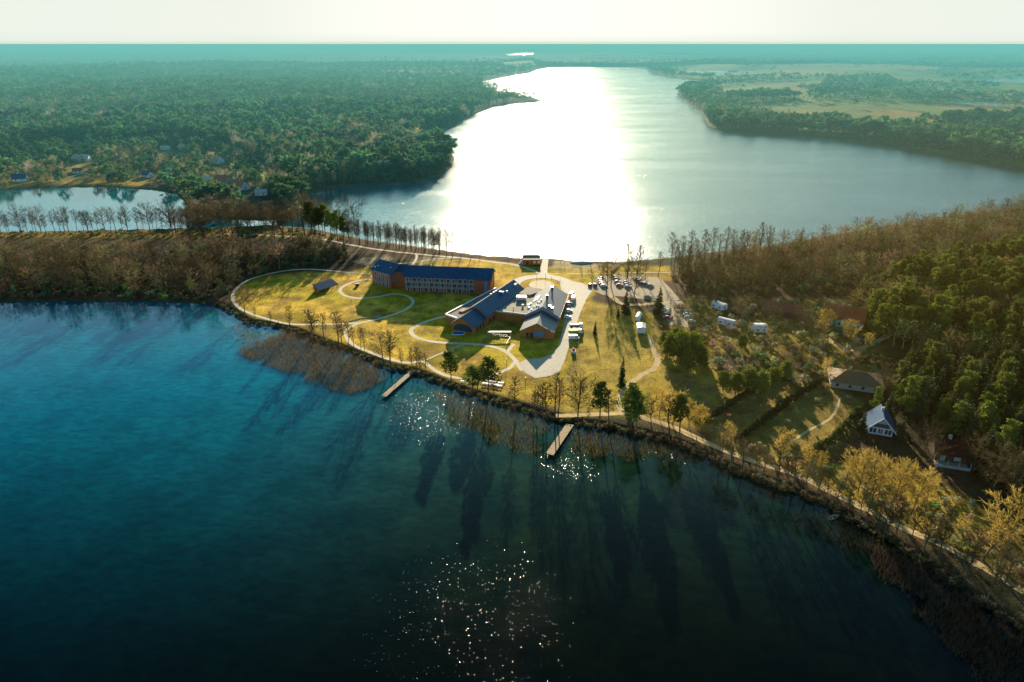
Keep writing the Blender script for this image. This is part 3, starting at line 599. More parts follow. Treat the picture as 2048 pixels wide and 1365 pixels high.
# beyond: the canopy as one rough sheet
def canopy():
    p, q = fan(4600, 58000, 260, -44, 44, 900); s = shore(p); g = np.random.default_rng(77); n = len(p); r = np.hypot(p[:, 0], p[:, 1])
    fld = field_any(p) | ((fbm(p, 1500, 61) > .62) & (p[:, 0] > 0)); z = ground_zv(p, s) + 60 * smooth(r, 14000, 30000) * fbm(p, 5000, 33) * 2.2
    lake0 = (dist(p, PONDS[0]) < 1600) & (r < 12500)
    z = z + np.where((s < 12) | fld | lake0, -14, 9 + 9 * g.random(n) + 14 * fbm(p, 400, 62)); c = tint('pine', n, g, .45); b = fbm(p, 700, 63) > .55; c[b] = tint('bare', b.sum(), g, .4)
    return np.column_stack([p, np.minimum(z, 104 + 3 * g.random(n))]), q, np.clip(c, .004, .8)
cv, cq, cc = canopy(); tag(link('forest', np_mesh('forest', cv, cq, M_wood, cc)), 'hazy forest canopy in the far distance under the horizon', 'forest', kind='stuff')

# ---------------- the woods of the peninsula
EVER = [G([(600,492),(640,478),(700,486),(705,500),(640,512),(605,508)])]
bare = []                                                # (x, y, h, region)
for q in scatter(LEFT_WOOD, 7.0, 61): bare.append((q[0], q[1], 8 + 9 * random.random(), 'left'))
for q in scatter(RIGHT_WOOD, 7.4, 62): bare.append((q[0], q[1], 8 + 9 * random.random(), 'right'))
for q in scatter(MIDR, 10.5, 63): bare.append((q[0], q[1], 6 + 4 * random.random(), 'garden'))
HOUSE_KEEP = []                                          # filled by the builder: (x, y, radius) kept free of trees
# ------------------------------------------------------------------ paths and paving
M_path = mat('pale gravel path', (.66, .55, .38), .9, .15, 1.2, bump=.03)
M_pave = mat('concrete paving', (.55, .48, .36), .85, .14, .6)
M_track = mat('sandy track', (.56, .40, .18), .95, .3, .5, bump=.08)
M_lot = mat('gravel car park', (.40, .32, .20), .95, .25, .5)
M_kerb = mat('pale kerb', (.55, .50, .42), .8, .1)
def smoothline(p, n=6):
    p = np.asarray(p, float)
    if len(p) < 3: return p
    q = np.vstack([2 * p[0] - p[1], p, 2 * p[-1] - p[-2]]); out = []
    for i in range(1, len(q) - 2):
        for t in np.arange(n) / n: out.append(.5 * (2 * q[i] + (q[i + 1] - q[i - 1]) * t + (2 * q[i - 1] - 5 * q[i] + 4 * q[i + 1] - q[i + 2]) * t ** 2 + (3 * q[i] - q[i - 1] - 3 * q[i + 1] + q[i + 2]) * t ** 3))
    return np.vstack(out + [p[-1]])
ROADS = []
def ribbon(name, pts, width, m, dz, ragged=0.0):
    c = smoothline(G(pts)); ROADS.append((c, width)); d = np.gradient(c, axis=0); d /= np.linalg.norm(d, axis=1)[:, None]; nn = np.column_stack([-d[:, 1], d[:, 0]])
    g = np.random.default_rng(len(c)); wl = width / 2 * (1 + ragged * g.normal(size=(len(c), 1))); wr = width / 2 * (1 + ragged * g.normal(size=(len(c), 1)))
    V = np.vstack([c + nn * wl, c - nn * wr]); n = len(c); i = np.arange(n - 1)
    o = link(name, np_mesh(name, np.column_stack([V, np.full(len(V), GZ + dz)]), np.stack([i, i + n, i + n + 1, i + 1], 1), m)); tag(o, kind='structure')
def sheet(name, pts, m, dz, px=True):
    p = G(pts) if px else np.array(pts); MB().poly([(x, y, GZ + dz) for x, y in p][::1]).build(name, m); tag(bpy.context.scene.objects[-1], kind='structure') if False else None
    o = [o for o in col.objects if o.name.split('.')[0] == name][-1]; tag(o, kind='structure'); return o
ribbon('path', [(742,560),(734,559),(703,565.5),(683,576),(681,585),(694,593),(721,597),(756,594),(787,588.5),(813,592),(826,603),(817,616),(791,628),(765,636),(725,645),(685,648),(637,649),(584,649),(540,640),(505,629),(479,616),(466,598.5),(470,581),(492,563),(527,551),(571,542),(615,539),(659,541.5),(703,546),(742,548)], 1.9, M_path, .03, .05)
ribbon('path', [(730,644),(706,652),(692,664),(696,680),(712,693),(738,704),(773,717),(813,726),(845,724),(868,740),(891,751),(919,756.5),(950,757),(978,752),(1000,745),(1020,736),(1030,724)], 1.9, M_path, .034, .05)
ribbon('path', [(925,631),(890,634),(864,640),(837,650),(822,661),(829,673),(852,681),(887,686),(934,688),(973,691.5),(1005,700),(1024,714),(1034,726),(1045,742)], 2.2, M_path, .038, .04)
ribbon('path', [(845,724),(868,713),(890,704),(912,695),(930,689)], 1.0, M_path, .026)
ribbon('path', [(1028,688),(1020,697),(1014,705)], 2.0, M_path, .044)
ribbon('path', [(440,468),(560,472),(640,478),(700,490),(760,500),(850,510),(920,516),(985,524),(1030,530),(1062,540),(1080,547)], 2.3, M_path, .028, .08)
ribbon('path', [(742,534),(760,529),(790,528),(830,525),(870,518),(920,516)], 1.7, M_path, .024, .1)
ribbon('path', [(790,505),(828,508),(833,516),(826,530)], 1.5, M_path, .022, .1)
ribbon('path', [(1098,547),(1140,548),(1200,548),(1260,546),(1340,545)], 1.0, M_path, .022)
ribbon('track', [(1299,672),(1306,699),(1316,719),(1309,736),(1286,749),(1263,765.5),(1249,782),(1238,802),(1243,819),(1253,828)], 2.6, M_track, .02, .12)
ribbon('track', [(1110,832),(1150,831),(1200,829),(1253,828),(1300,840),(1352,857),(1400,880),(1450,902),(1520,927),(1600,953),(1700,1003),(1800,1053),(1900,1098),(1980,1143),(2060,1190),(2250,1300)], 2.6, M_track, .024, .12)
ribbon('path', [(1682,795),(1674,815),(1660,838),(1620,860),(1580,885)], 1.0, M_track, .02, .1)
ribbon('track', [(1640,668),(1700,700),(1760,680),(1800,655)], 3.0, M_track, .018, .15)
# drive, roundabout and forecourt
def ell(cx, cy, rx, ry, n=40): return [(cx + rx * math.cos(2 * PI * i / n), cy + ry * math.sin(2 * PI * i / n)) for i in range(n)]
c0 = at(1084, 571); 
def ringmesh(name, r0, r1, m, dz):
    n = 64; V = [(c0[0] + r * math.cos(2 * PI * i / n), c0[1] + r * math.sin(2 * PI * i / n) * 1.02, GZ + dz) for r in (r0, r1) for i in range(n)]
    b = MB(); b.v = V; b.f = [[i, n + i, n + (i + 1) % n, (i + 1) % n] for i in range(n)]; tag(b.build(name, m), kind='structure')
ringmesh('road', 13.2, 19.5, M_pave, .030)
ringmesh('kerb', 12.8, 13.2, M_kerb, .12)
sheet('forecourt', ell(1083, 570, 25, 9), M_path, .026)
sheet('road', [(1078,548),(1094,548),(1097,519),(1086,517)], M_pave, .036)
sheet('road', [(1072,556),(1110,556),(1095,546),(1080,546)], M_pave, .040)
sheet('road', [(1118,560),(1145,563),(1162,566),(1176,572),(1184,582),(1172,600),(1160,628),(1150,658),(1143,680),(1120,680),(1126,655),(1131,625),(1136,604),(1141,594),(1132,585),(1122,578)], M_pave, .033)
sheet('forecourt', [(1120,680.4),(1143,680.4),(1135,703),(1128,725),(1119,744),(1098,753),(1070,757),(1049,745),(1036,728),(1052,719),(1084,717),(1104,708),(1115,696)], mat('flagstones', (.48, .42, .32), .85, .2, .8), .048)
sheet('car_park', [(1174,576),(1196,553),(1250,551),(1318,555),(1338,574),(1360,600),(1330,606),(1296,600),(1250,594),(1205,590)], M_lot, .016)
sheet('car_park', [(1322,604),(1362,602),(1378,618),(1395,650),(1380,656),(1340,650),(1326,630)], M_lot, .018)
ribbon('road', [(1216,588),(1228,597),(1240,606),(1262,610),(1300,608),(1340,604)], 3.2, M_track, .021, .05)

# ------------------------------------------------------------------ building kit
M_woodwall = mat('larch cladding', (.40, .15, .035), .75, .25, .9, stretch=(4, 4, .4))
M_brick = mat('red brown brick', (.32, .10, .035), .85, .25, 2.5)
M_slate = mat('dark slate roof', (.025, .075, .145), .55, .22, .7, spec=.35)
M_metalroof = mat('grey standing seam roof', (.10, .105, .11), .5, .15, .5, spec=.4)
M_white = mat('white paint', (.78, .77, .74), .6, .08)
M_glass = mat('window glass', (.03, .06, .09), .12, .2, .5, spec=.8)
M_glassblue = mat('pale glass', (.10, .22, .34), .15, .2, .4, spec=.8)
M_rail = mat('balcony rail', (.34, .42, .38), .5, .1)
M_flat = mat('gravel flat roof', (.30, .26, .19), .9, .2, .9)
M_flatdark = mat('brown felt roof', (.20, .15, .12), .9, .2, .6)
M_dark = mat('dark metal', (.035, .035, .04), .5, .2)
M_unit = mat('galvanised unit', (.62, .60, .57), .4, .1, metal=.3)
M_plank = mat('weathered planks', (.42, .30, .17), .85, .3, 1.2, stretch=(1, 5, 1))
M_post = mat('dark timber post', (.09, .06, .04), .85, .2)
M_concrete = mat('concrete', (.40, .38, .34), .85, .15, .8)
class Frame:
    """local frame of a building: a along the ridge, b to its right, z from the world level"""
    def __init__(s, root, x, y, dx, dy):
        l = math.hypot(dx, dy); s.dx, s.dy = dx / l, dy / l; s.x, s.y = x - root.location.x, y - root.location.y; s.z = -root.location.z; s.root = root
    def p(s, a, b, z): return (s.x + s.dx * a + s.dy * b, s.y + s.dy * a - s.dx * b, z + s.z)
    def box(s, mb, a0, a1, b0, b1, z0, z1):
        return mb.hexa([s.p(a0, b1, z0), s.p(a1, b1, z0), s.p(a1, b0, z0), s.p(a0, b0, z0), s.p(a0, b1, z1), s.p(a1, b1, z1), s.p(a1, b0, z1), s.p(a0, b0, z1)])
    def gable_wall(s, mb, a0, a1, b0, b1, z0, ze, zr, bm=None):
        bm = (b0 + b1) / 2 if bm is None else bm; A = [s.p(a0, b1, z0), s.p(a0, b0, z0), s.p(a0, b0, ze), s.p(a0, bm, zr), s.p(a0, b1, ze)]; B = [s.p(a1, b1, z0), s.p(a1, b0, z0), s.p(a1, b0, ze), s.p(a1, bm, zr), s.p(a1, b1, ze)]
        n = len(mb.v); mb.v += A + B; mb.f += [[n, n + 1, n + 2, n + 3, n + 4], [n + 9, n + 8, n + 7, n + 6, n + 5]] + [[n + i, n + 5 + i, n + 5 + (i + 1) % 5, n + (i + 1) % 5] for i in range(5)]; return mb
    def roof(s, mb, a0, a1, b0, b1, ze, zr, t=.28, over=.6, bm=None):
        bm = (b0 + b1) / 2 if bm is None else bm
        for be, sg in ((b0, -1), (b1, 1)):
            sl = (zr - ze) / abs(be - bm); bo = be + sg * over; zo = ze - sl * over; e = .06
            q = [(bm, zr + e), (bo, zo + e)]; mb.hexa([s.p(a0 - over, q[1][0], q[1][1]), s.p(a1 + over, q[1][0], q[1][1]), s.p(a1 + over, q[0][0], q[0][1]), s.p(a0 - over, q[0][0], q[0][1]),
                s.p(a0 - over, q[1][0], q[1][1] + t), s.p(a1 + over, q[1][0], q[1][1] + t), s.p(a1 + over, q[0][0], q[0][1] + t), s.p(a0 - over, q[0][0], q[0][1] + t)])
        return mb
KEEP = []                                                # (x, y, radius) kept free of scattered trees
def keep_px(*pts):
    for u, v, r in pts: x, y = at(u, v); KEEP.append((x, y, r))

# ------------------------------------------------------------------ the lakeside hotel, three storeys, and its angled wing
def hotel():
    root = empty('hotel_building', (-40, 366, GZ), 'long three storey brick hotel with dark slate roof and rows of balconies on the lawn', 'hotel')
    A = Frame(root, -61, 365, 49, -6); L = 49.4; D = 15
    # b runs to the viewer's side: front wall at b=0, back wall at b=-D
    A.gable_wall(MB(), 0, L, -D, 0, GZ - .3, 10, 14).build('wall', M_brick, root)
    A.roof(MB(), .2, L, -D, 0, 10, 14, .3, .7).build('roof', M_slate, root)
    A.box(MB(), L * .83, L - .6, 0, 1.0, GZ - .3, 9.6).build('wall', M_brick, root)
    f = A.box(MB(), L * .93, L * .965, 1.0, 1.08, 3.0, 9.0).build('window', M_glassblue, root)
    for zf in (4.3, 7.1):
        A.box(MB(), 1.0, L * .825, 0, 1.3, zf - .22, zf).build('balcony', M_concrete, root)
        r = MB(); A.box(r, 1.0, L * .825, 1.22, 1.3, zf + .85, zf + 1.0)
        A.box(r, 1.0, L * .825, 1.24, 1.28, zf + .45, zf + .52)
        for i in range(14): A.box(r, 1.0 + i * 3.06, 1.08 + i * 3.06, 1.22, 1.3, zf, zf + .85)
        r.build('railing', M_rail, root)
    k = 0
    for st, z0 in enumerate((1.7, 4.4, 7.2)):
        for i in range(12):
            a0 = 1.6 + i * 3.28; w_ = (1.5, 2.2, 1.2, 1.8)[(i * 3 + st * 5) % 4]
            win = A.box(MB(), a0, a0 + w_, .0, .06, z0 + .1, z0 + 2.15).build('window', M_glass, root)
            fr = MB(); t = .12
            for q in ((a0 - t, a0, z0, z0 + 2.3), (a0 + w_, a0 + w_ + t, z0, z0 + 2.3), (a0, a0 + w_, z0 + 2.15, z0 + 2.3)): A.box(fr, q[0], q[1], .0, .12, q[2], q[3])
            fr.build('frame', M_white, win)
        if st > 0:
            for i in range(0, 12, 2): A.box(MB(), 1.2 + i * 3.28, 1.32 + i * 3.28, .13, 1.2, z0 - .05, z0 + 2.2).build('balcony_divider', M_rail, root)
    sk = A.box(MB(), L * .93, L * .955, -1.7, -.8, 10.55, 11.15).build('skylight', M_glassblue, root)
    for q in (.28, .60): A.box(MB(), L * q, L * q + .7, -8.2, -7.2, 13.6, 14.9).build('chimney', M_concrete, root)
    side = MB(); A.box(side, L, L + .07, -9.5, -8.1, 3, 9.6); A.box(side, L, L + .07, -5, -4, 5, 7); side.build('window', M_glassblue, root)
    # the angled wing on the left
    A.gable_wall(MB(), -7.5, 0, -D, -5.5, GZ - .3, 10.5, 13.6).build('wall', M_brick, root)
    A.roof(MB(), -6.8, -.6, -D, -5.5, 10.5, 13.6, .28, .3).build('roof', M_slate, root)
    B = Frame(root, -81.5, 378.5, 12.5, -9.8); LB = 15.9; DB = 14
    B.gable_wall(MB(), 0, LB, -DB, 0, GZ - .3, 10, 14).build('wall', M_brick, root)
    B.roof(MB(), 0, LB, -DB, 0, 10, 14, .3, .6).build('roof', M_slate, root)
    for z0 in (1.7, 4.4, 7.2):
        for i in range(4):
            a0 = 2.2 + i * 3.3; win = B.box(MB(), a0, a0 + 1.5, 0, .06, z0 + .1, z0 + 2.1).build('window', M_glass, root); fr = MB()
            for q in ((a0 - .16, a0, z0, z0 + 2.3), (a0 + 1.5, a0 + 1.66, z0, z0 + 2.3), (a0, a0 + 1.5, z0 + 2.1, z0 + 2.3)): B.box(fr, q[0], q[1], 0, .12, q[2], q[3])
            fr.build('frame', M_white, win)
        if z0 > 4: B.box(MB(), 1.5, LB - .8, .13, 1.1, z0 - .3, z0 - .12).build('balcony', M_concrete, root); B.box(MB(), 1.5, LB - .8, 1.0, 1.1, z0 + .65, z0 + .8).build('railing', M_rail, root)
    gw = MB(); B.box(gw, LB, LB + .07, -7, -1.2, 4.6, 8.6); gw.build('window', M_glassblue, root)
    for a, b in ((1.0, -1.0), (2.6, -2.2), (12.0, -3.2)): B.box(MB(), a, a + .9, b - .8, b, 10.35 - b * .571 , 10.55 - b * .571 + .35).build('skylight', M_glassblue, root)
    keep_px((770, 560, 14), (840, 570, 18), (920, 575, 18), (970, 580, 14))
hotel()

def restaurant():
    root = empty('restaurant_building', (0, 325, GZ), 'larch clad restaurant complex of steep slate gables around a flat roof with units', 'restaurant')
    C = Frame(root, .8, 355.2, -.434, -.901)             # b: negative = towards the right of the picture is +b? checked below
    s = 1.0 if C.p(0, 1, 0)[0] < C.p(0, 0, 0)[0] else -1.0   # s*b positive lies to the left of the picture
    def span(b0, b1): q = sorted((s * b0, s * b1)); return q
    hw = 6.5; b0, b1 = span(-hw, hw)
    C.gable_wall(MB(), 0, 44, b0, b1, GZ - .3, 6.5, 11).build('wall', M_woodwall, root)
    C.roof(MB(), 0, 44, b0, b1, 6.5, 11, .3, .5).build('roof', M_slate, root)
    C.gable_wall(MB(), 44, 56.6, b0 + .3, b1 - .3, GZ - .3, 5.3, 9.7).build('wall', M_woodwall, root)
    C.roof(MB(), 44.9, 57.6, b0 + .3, b1 - .3, 5.3, 9.7, .28, .45).build('roof', M_slate, root)
    # recessed glazed arch of the near gable
    w_ = MB(); n = 14; arc = [C.p(56.66, 5.3 * math.cos(PI * i / n), 2.1 + 3.9 * math.sin(PI * i / n) ** .8) for i in range(n + 1)]; w_.poly(arc).build('window', M_glass, root)
    for a in (46.5, 49.5, 52.5): b = span(-hw + .23, -hw + .29); C.box(MB(), a, a + 1.7, b[0], b[1], 2.2, 4.4).build('window', M_glass, root)
    for a in (3, 8, 36, 40): b = span(-hw - .06, -hw); C.box(MB(), a, a + 2.0, b[0], b[1], 2.4, 4.6).build('window', M_glass, root)
    for a, b, z in ((1.6, -2.6, 9.4), (3.0, -2.6, 9.4), (14, -3.0, 9.1), (20, .4, 10.6), (22.5, .4, 10.6), (25, .8, 10.4)):
        q = span(b - .45, b + .45); C.box(MB(), a, a + .9, q[0], q[1], z - .4, z + .9).build('roof_vent', M_white, root)
    q = span(-3.4, -.6); C.box(MB(), 18.2, 19.6, q[0], q[1], 9.4, 10.9).build('skylight', M_glassblue, root)
    # flat wing along the left, white parapet
    Wd = [(-33.4, 318), (-27.2, 312.5), (-24.6, 317.6), (-5.0, 357.4), (-9.2, 358)]
    rx, ry = root.location.x, root.location.y
    def poly_local(P): return [(x - rx, y - ry) for x, y in P]
    MB().prism(poly_local(Wd), -.3, 3.6).build('wall', M_woodwall, root)
    MB().prism(poly_local(Wd), 3.6, 3.9).build('flat_roof', M_flatdark, root)
    def parapet(P, z0, z1, t, name='parapet', m=M_white):
        b = MB()
        for (x0, y0), (x1, y1) in zip(P[:-1], P[1:]):
            d = Vector((x1 - x0, y1 - y0)); d.normalize(); nx, ny = -d.y * t, d.x * t
            b.hexa([(x0, y0, z0), (x1, y1, z0), (x1 + nx, y1 + ny, z0), (x0 + nx, y0 + ny, z0), (x0, y0, z1), (x1, y1, z1), (x1 + nx, y1 + ny, z1), (x0 + nx, y0 + ny, z1)])
        return b.build(name, m, root)
    parapet(poly_local([(-9.4, 358.2), (-33.7, 318.1)]), 3.5, 4.35, .8); parapet(poly_local([(-33.7, 317.9), (-27.4, 312.3)]), 3.5, 4.35, .8)
    MB().prism(poly_local([(-24.9, 320.5), (-22.9, 324.6), (-25.0, 325.4), (-27, 321.4)]), 3.9, 4.5).build('roof_hatch', M_plank, root)
    # flat middle roof with plant
    E = [(-10.2, 321.6), (7.2, 315.9), (20.5, 346), (8.0, 352.5), (4, 352)]
    MB().prism(poly_local(E), -.3, 4.5).build('wall', M_woodwall, root)
    MB().prism(poly_local(E), 4.5, 4.7).build('flat_roof', M_flat, root)
    parapet(poly_local([(-10.0, 321.3), (7.1, 315.7)]), 4.3, 5.05, .45, 'parapet', mat('pale coping', (.6, .55, .46), .7, .1))
    def onroof(u, v, z): x, y = at(u, v, z); return x - rx, y - ry
    x, y = onroof(1043, 597, 7.0)
    un = MB(); un.box(x - 2.6, x + 2.6, y - 1.6, y + 1.6, 5.0, 6.6); un.box(x - 2.3, x - 2.0, y - 1.3, y + 1.3, 4.7, 5.0); un.box(x + 2.0, x + 2.3, y - 1.3, y + 1.3, 4.7, 5.0); uo = un.build('cooling_unit', M_unit, root)
    for i in range(5): MB().tube((x - 2.1 + i * 1.05, y, 6.6), (x - 2.1 + i * 1.05, y, 6.9), .42, .42, 10).build('fan', M_dark, uo)
    for u, v, r, h in ((1074, 597, .8, 1.2), (1045.5, 613, .85, 1.2), (1027, 618, .3, 1.6)):
        x, y = onroof(u, v, 6.4); v_ = MB().tube((x, y, 4.7), (x, y, 4.7 + h * .8), r * .6, r * .6, 10).build('roof_vent', M_unit, root); MB().tube((x, y, 4.7 + h * .8), (x, y, 4.7 + h), r, r * .7, 10).build('cap', M_white, v_)
    for u, v in ((1057, 613), (1061, 610), (1058, 618)): x, y = onroof(u, v, 6.4); MB().box(x - .5, x + .5, y - .9, y + .9, 4.7, 6.0).build('roof_vent', M_white, root)
    MB().prism(poly_local([at(*q, 7.2) for q in ((1017, 589), (1020, 582), (1030, 577.5), (1037, 581), (1035, 585), (1023, 591))]), 4.7, 5.7).build('roof_lantern', mat('pale roof panel', (.5, .45, .36), .6, .1), root)
    MB().prism(poly_local([at(*q, 7.0) for q in ((1056, 574), (1081, 578), (1078, 584), (1060, 590), (1037, 587))]), 4.7, 5.5).build('flat_roof', M_flat, root)
    # right hand wing: two gables
    Fm = Frame(root, 21.6, 345.8, -.197, -.98); hw = 8.0
    Fm.gable_wall(MB(), 0, 33, -hw, hw, GZ - .3, 6.5, 11.2).build('wall', M_woodwall, root)
    Fm.roof(MB(), 0, 33, -hw, hw, 6.5, 11.2, .32, .55).build('roof', M_metalroof, root)
    Fm.gable_wall(MB(), 33, 49.5, -hw, hw, GZ - .3, 4.7, 9.0).build('wall', M_woodwall, root)
    Fm.roof(MB(), 34.2, 49.8, -hw, hw, 4.7, 9.0, .26, .35).build('roof', M_metalroof, root)
    fa = MB()
    for sg in (-1, 1):
        p0 = Fm.p(33.58, 0, 11.0); p1 = Fm.p(33.58, sg * 8.55, 6.0); p2 = Fm.p(33.62 + .12, sg * 8.55, 6.0); p3 = Fm.p(33.7, 0, 11.0)
        fa.hexa([(p1[0], p1[1], p1[2] - .9), (p2[0], p2[1], p2[2] - .9), (p3[0], p3[1], p3[2] - .9), (p0[0], p0[1], p0[2] - .9), (p1[0], p1[1], p1[2] + .3), (p2[0], p2[1], p2[2] + .3), (p3[0], p3[1], p3[2] + .3), (p0[0], p0[1], p0[2] + .3)])
    fa.build('fascia', mat('blue grey fascia', (.16, .26, .36), .5, .1), root)
    sr = 1 if Fm.p(0, 1, 0)[0] > Fm.p(0, 0, 0)[0] else -1
    g1 = Fm.box(MB(), 49.5, 49.57, min(sr * -1.6, sr * 3.6), max(sr * -1.6, sr * 3.6), 2.4, 5.2).build('window', M_glassblue, root)
    fr = MB()
    for b in (-1.7, 0.1, 1.8, 3.6): Fm.box(fr, 49.5, 49.64, sr * b - .07, sr * b + .07, 2.4, 5.2)
    Fm.box(fr, 49.5, 49.66, min(sr * -1.77, sr * 3.67), max(sr * -1.77, sr * 3.67), 5.2, 5.34); Fm.box(fr, 49.5, 49.66, min(sr * -1.77, sr * 3.67), max(sr * -1.77, sr * 3.67), 2.26, 2.4)
    fr.build('frame', M_woodwall, g1)
    for b in (-5.2, -3.2): Fm.box(MB(), 49.5, 49.57, min(sr * b, sr * (b + 1.2)), max(sr * b, sr * (b + 1.2)), 1.6, 4.0).build('door', M_dark, root)
    for i in range(5): bb = sorted((sr * hw, sr * (hw + .07))); Fm.box(MB(), 4 + i * 6, 6.4 + i * 6, bb[0], bb[1], 2.3, 4.4).build('window', M_glass, root)
    for a, b, h in ((6, .9, 2.0), (20, .3, 1.8), (29, 3.0, 1.2), (28.5, 4.2, .8)):
        z = 11.2 - abs(b) * .5875; c = Fm.box(MB(), a, a + 1.0, sr * b - .5, sr * b + .5, z - .3, z + h).build('chimney', M_dark, root); Fm.box(MB(), a - .15, a + 1.15, sr * b - .65, sr * b + .65, z + h, z + h + .25).build('cap', M_unit, c)
    for a, b, h in ((22, -2.4, 1.4), (24, -3.2, 1.1), (28, -3.8, 1.3), (30, -2.4, 1.2), (27, -5.2, 1.0), (30, -6, .9), (21, -4.2, 1.0)):
        z = 11.2 - abs(b) * .5875; Fm.box(MB(), a, a + .7, sr * b - .35, sr * b + .35, z - .2, z + h).build('roof_vent', M_white, root)
    sk = MB(); z = 11.2 - 5.5 * .5875
    sk.hexa([Fm.p(9, sr * -7.6, 7.2), Fm.p(17, sr * -7.6, 7.2), Fm.p(17, sr * -4.6, 8.96), Fm.p(9, sr * -4.6, 8.96), Fm.p(9, sr * -7.6, 7.45), Fm.p(17, sr * -7.6, 7.45), Fm.p(17, sr * -4.6, 9.2), Fm.p(9, sr * -4.6, 9.2)]); sk.build('roof_panel', M_white, root)
    gut = MB(); q = sorted((sr * 8.55, sr * 8.75)); Fm.box(gut, -.5, 33.5, q[0], q[1], 6.05, 6.35); gut.build('gutter', mat('pale gutter', (.55, .5, .42), .5, .1), root)
    keep_px((905, 660, 9), (940, 640, 12), (1000, 610, 20), (1060, 640, 14), (1090, 640, 14), (1075, 675, 12))
restaurant()

# small constructions around the restaurant
def fence(name, p, h, m, label, cat, step=2.2, rails=(.45, .95), group=None, bar=.07):
    p = np.asarray(p, float); x0, y0 = p[0]; root = empty(name, (x0, y0, GZ), label, cat, group); r = MB()
    for a, b in zip(p[:-1], p[1:]):
        d = b - a; L = np.hypot(*d); n = max(1, round(L / step))
        for q in rails: r.tube((a[0] - x0, a[1] - y0, h * q), (b[0] - x0, b[1] - y0, h * q), bar * .6, None, 4)
        for i in range(n + (1 if (b == p[-1]).all() else 0)): t = a + d * i / n; MB().tube((t[0] - x0, t[1] - y0, -.2), (t[0] - x0, t[1] - y0, h), bar, None, 5).build('post', m, root)
    r.build('rail', m, root); return root
fence('patio_fence', [at(965, 686), at(975.5, 673), at(1022, 677), at(1013, 692)], 1.5, mat('dark steel rail', (.10, .16, .18), .4, .1), 'dark railing round the sunken patio between the two restaurant gables', 'fence', 1.6, (.5, .98), bar=.09)
def patio_canopy():
    x, y = at(999, 674); r = empty('patio_canopy', (x, y, GZ), 'narrow flat canopy on posts along the back of the railed patio', 'canopy')
    MB().box(-5.6, 5.6, 0, 1.6, 2.2, 2.36).build('roof', mat('pale green canopy', (.34, .42, .36), .6, .1), r)
    for q in (-5.3, -2, 1.5, 5.3): MB().tube((q, .1, -.1), (q, .1, 2.2), .08, None, 6).build('post', M_dark, r)
patio_canopy()
def sq_canopy():
    x, y = at(917, 676); r = empty('terrace_awning', (x, y, GZ), 'square awning with pale blue rim in front of the dark arch of the left gable', 'awning')
    MB().box(-2.6, 2.6, -1.6, 1.6, 2.3, 2.45).build('sheet', mat('deep blue cloth', (.02, .07, .30), .7, .1), r)
    b = MB()
    for q in ((-2.75, 2.75, -1.8, -1.6), (-2.75, 2.75, 1.6, 1.8), (-2.8, -2.6, -1.6, 1.6), (2.6, 2.8, -1.6, 1.6)): b.box(*q, 2.28, 2.52)
    b.build('rim', mat('pale blue rim', (.45, .62, .78), .5, .05), r)
    for sx in (-2.6, 2.6):
        for sy in (-1.6, 1.6): MB().tube((sx, sy, -.1), (sx, sy, 2.3), .06, None, 6).build('post', M_dark, r)
sq_canopy()
def shelter():
    p = [at(626, 573, 4.6), at(662, 559, 5.4), at(674, 563, 5.2), at(638, 577, 4.4)]; cx = sum(q[0] for q in p) / 4; cy = sum(q[1] for q in p) / 4
    r = empty('lawn_shelter', (cx, cy, GZ), 'low dark open shelter with sloping slate roof on the left lawn', 'shelter')
    a = Vector((p[1][0] - p[0][0], p[1][1] - p[0][1])); L = a.length; a.normalize(); f = Frame(r, p[3][0], p[3][1], a.x, a.y); D = math.hypot(p[3][0] - p[0][0], p[3][1] - p[0][1])
    f_b = 1 if f.p(0, 1, 0)[1] > f.p(0, 0, 0)[1] else -1
    m = MB(); m.hexa([f.p(-.5, -f_b * .5, 3.1), f.p(L + .5, -f_b * .5, 3.1), f.p(L + .5, f_b * (D + .5), 5.3), f.p(-.5, f_b * (D + .5), 5.3), f.p(-.5, -f_b * .5, 3.35), f.p(L + .5, -f_b * .5, 3.35), f.p(L + .5, f_b * (D + .5), 5.55), f.p(-.5, f_b * (D + .5), 5.55)]); m.build('roof', M_slate, r)
    q = sorted((f_b * (D - .3), f_b * D)); f.box(MB(), 0, L, q[0], q[1], GZ - .2, 5.2).build('wall', M_woodwall, r)
    f.box(MB(), 0, .25, min(0, f_b * (D - .3)), max(0, f_b * (D - .3)), GZ - .2, 3.2).build('wall', M_woodwall, r)
    for i in range(5): f.box(MB(), i * (L - .3) / 4, i * (L - .3) / 4 + .25, -.12, .12, GZ - .2, 3.2).build('post', M_post, r)
    keep_px((648, 570, 14))
shelter()
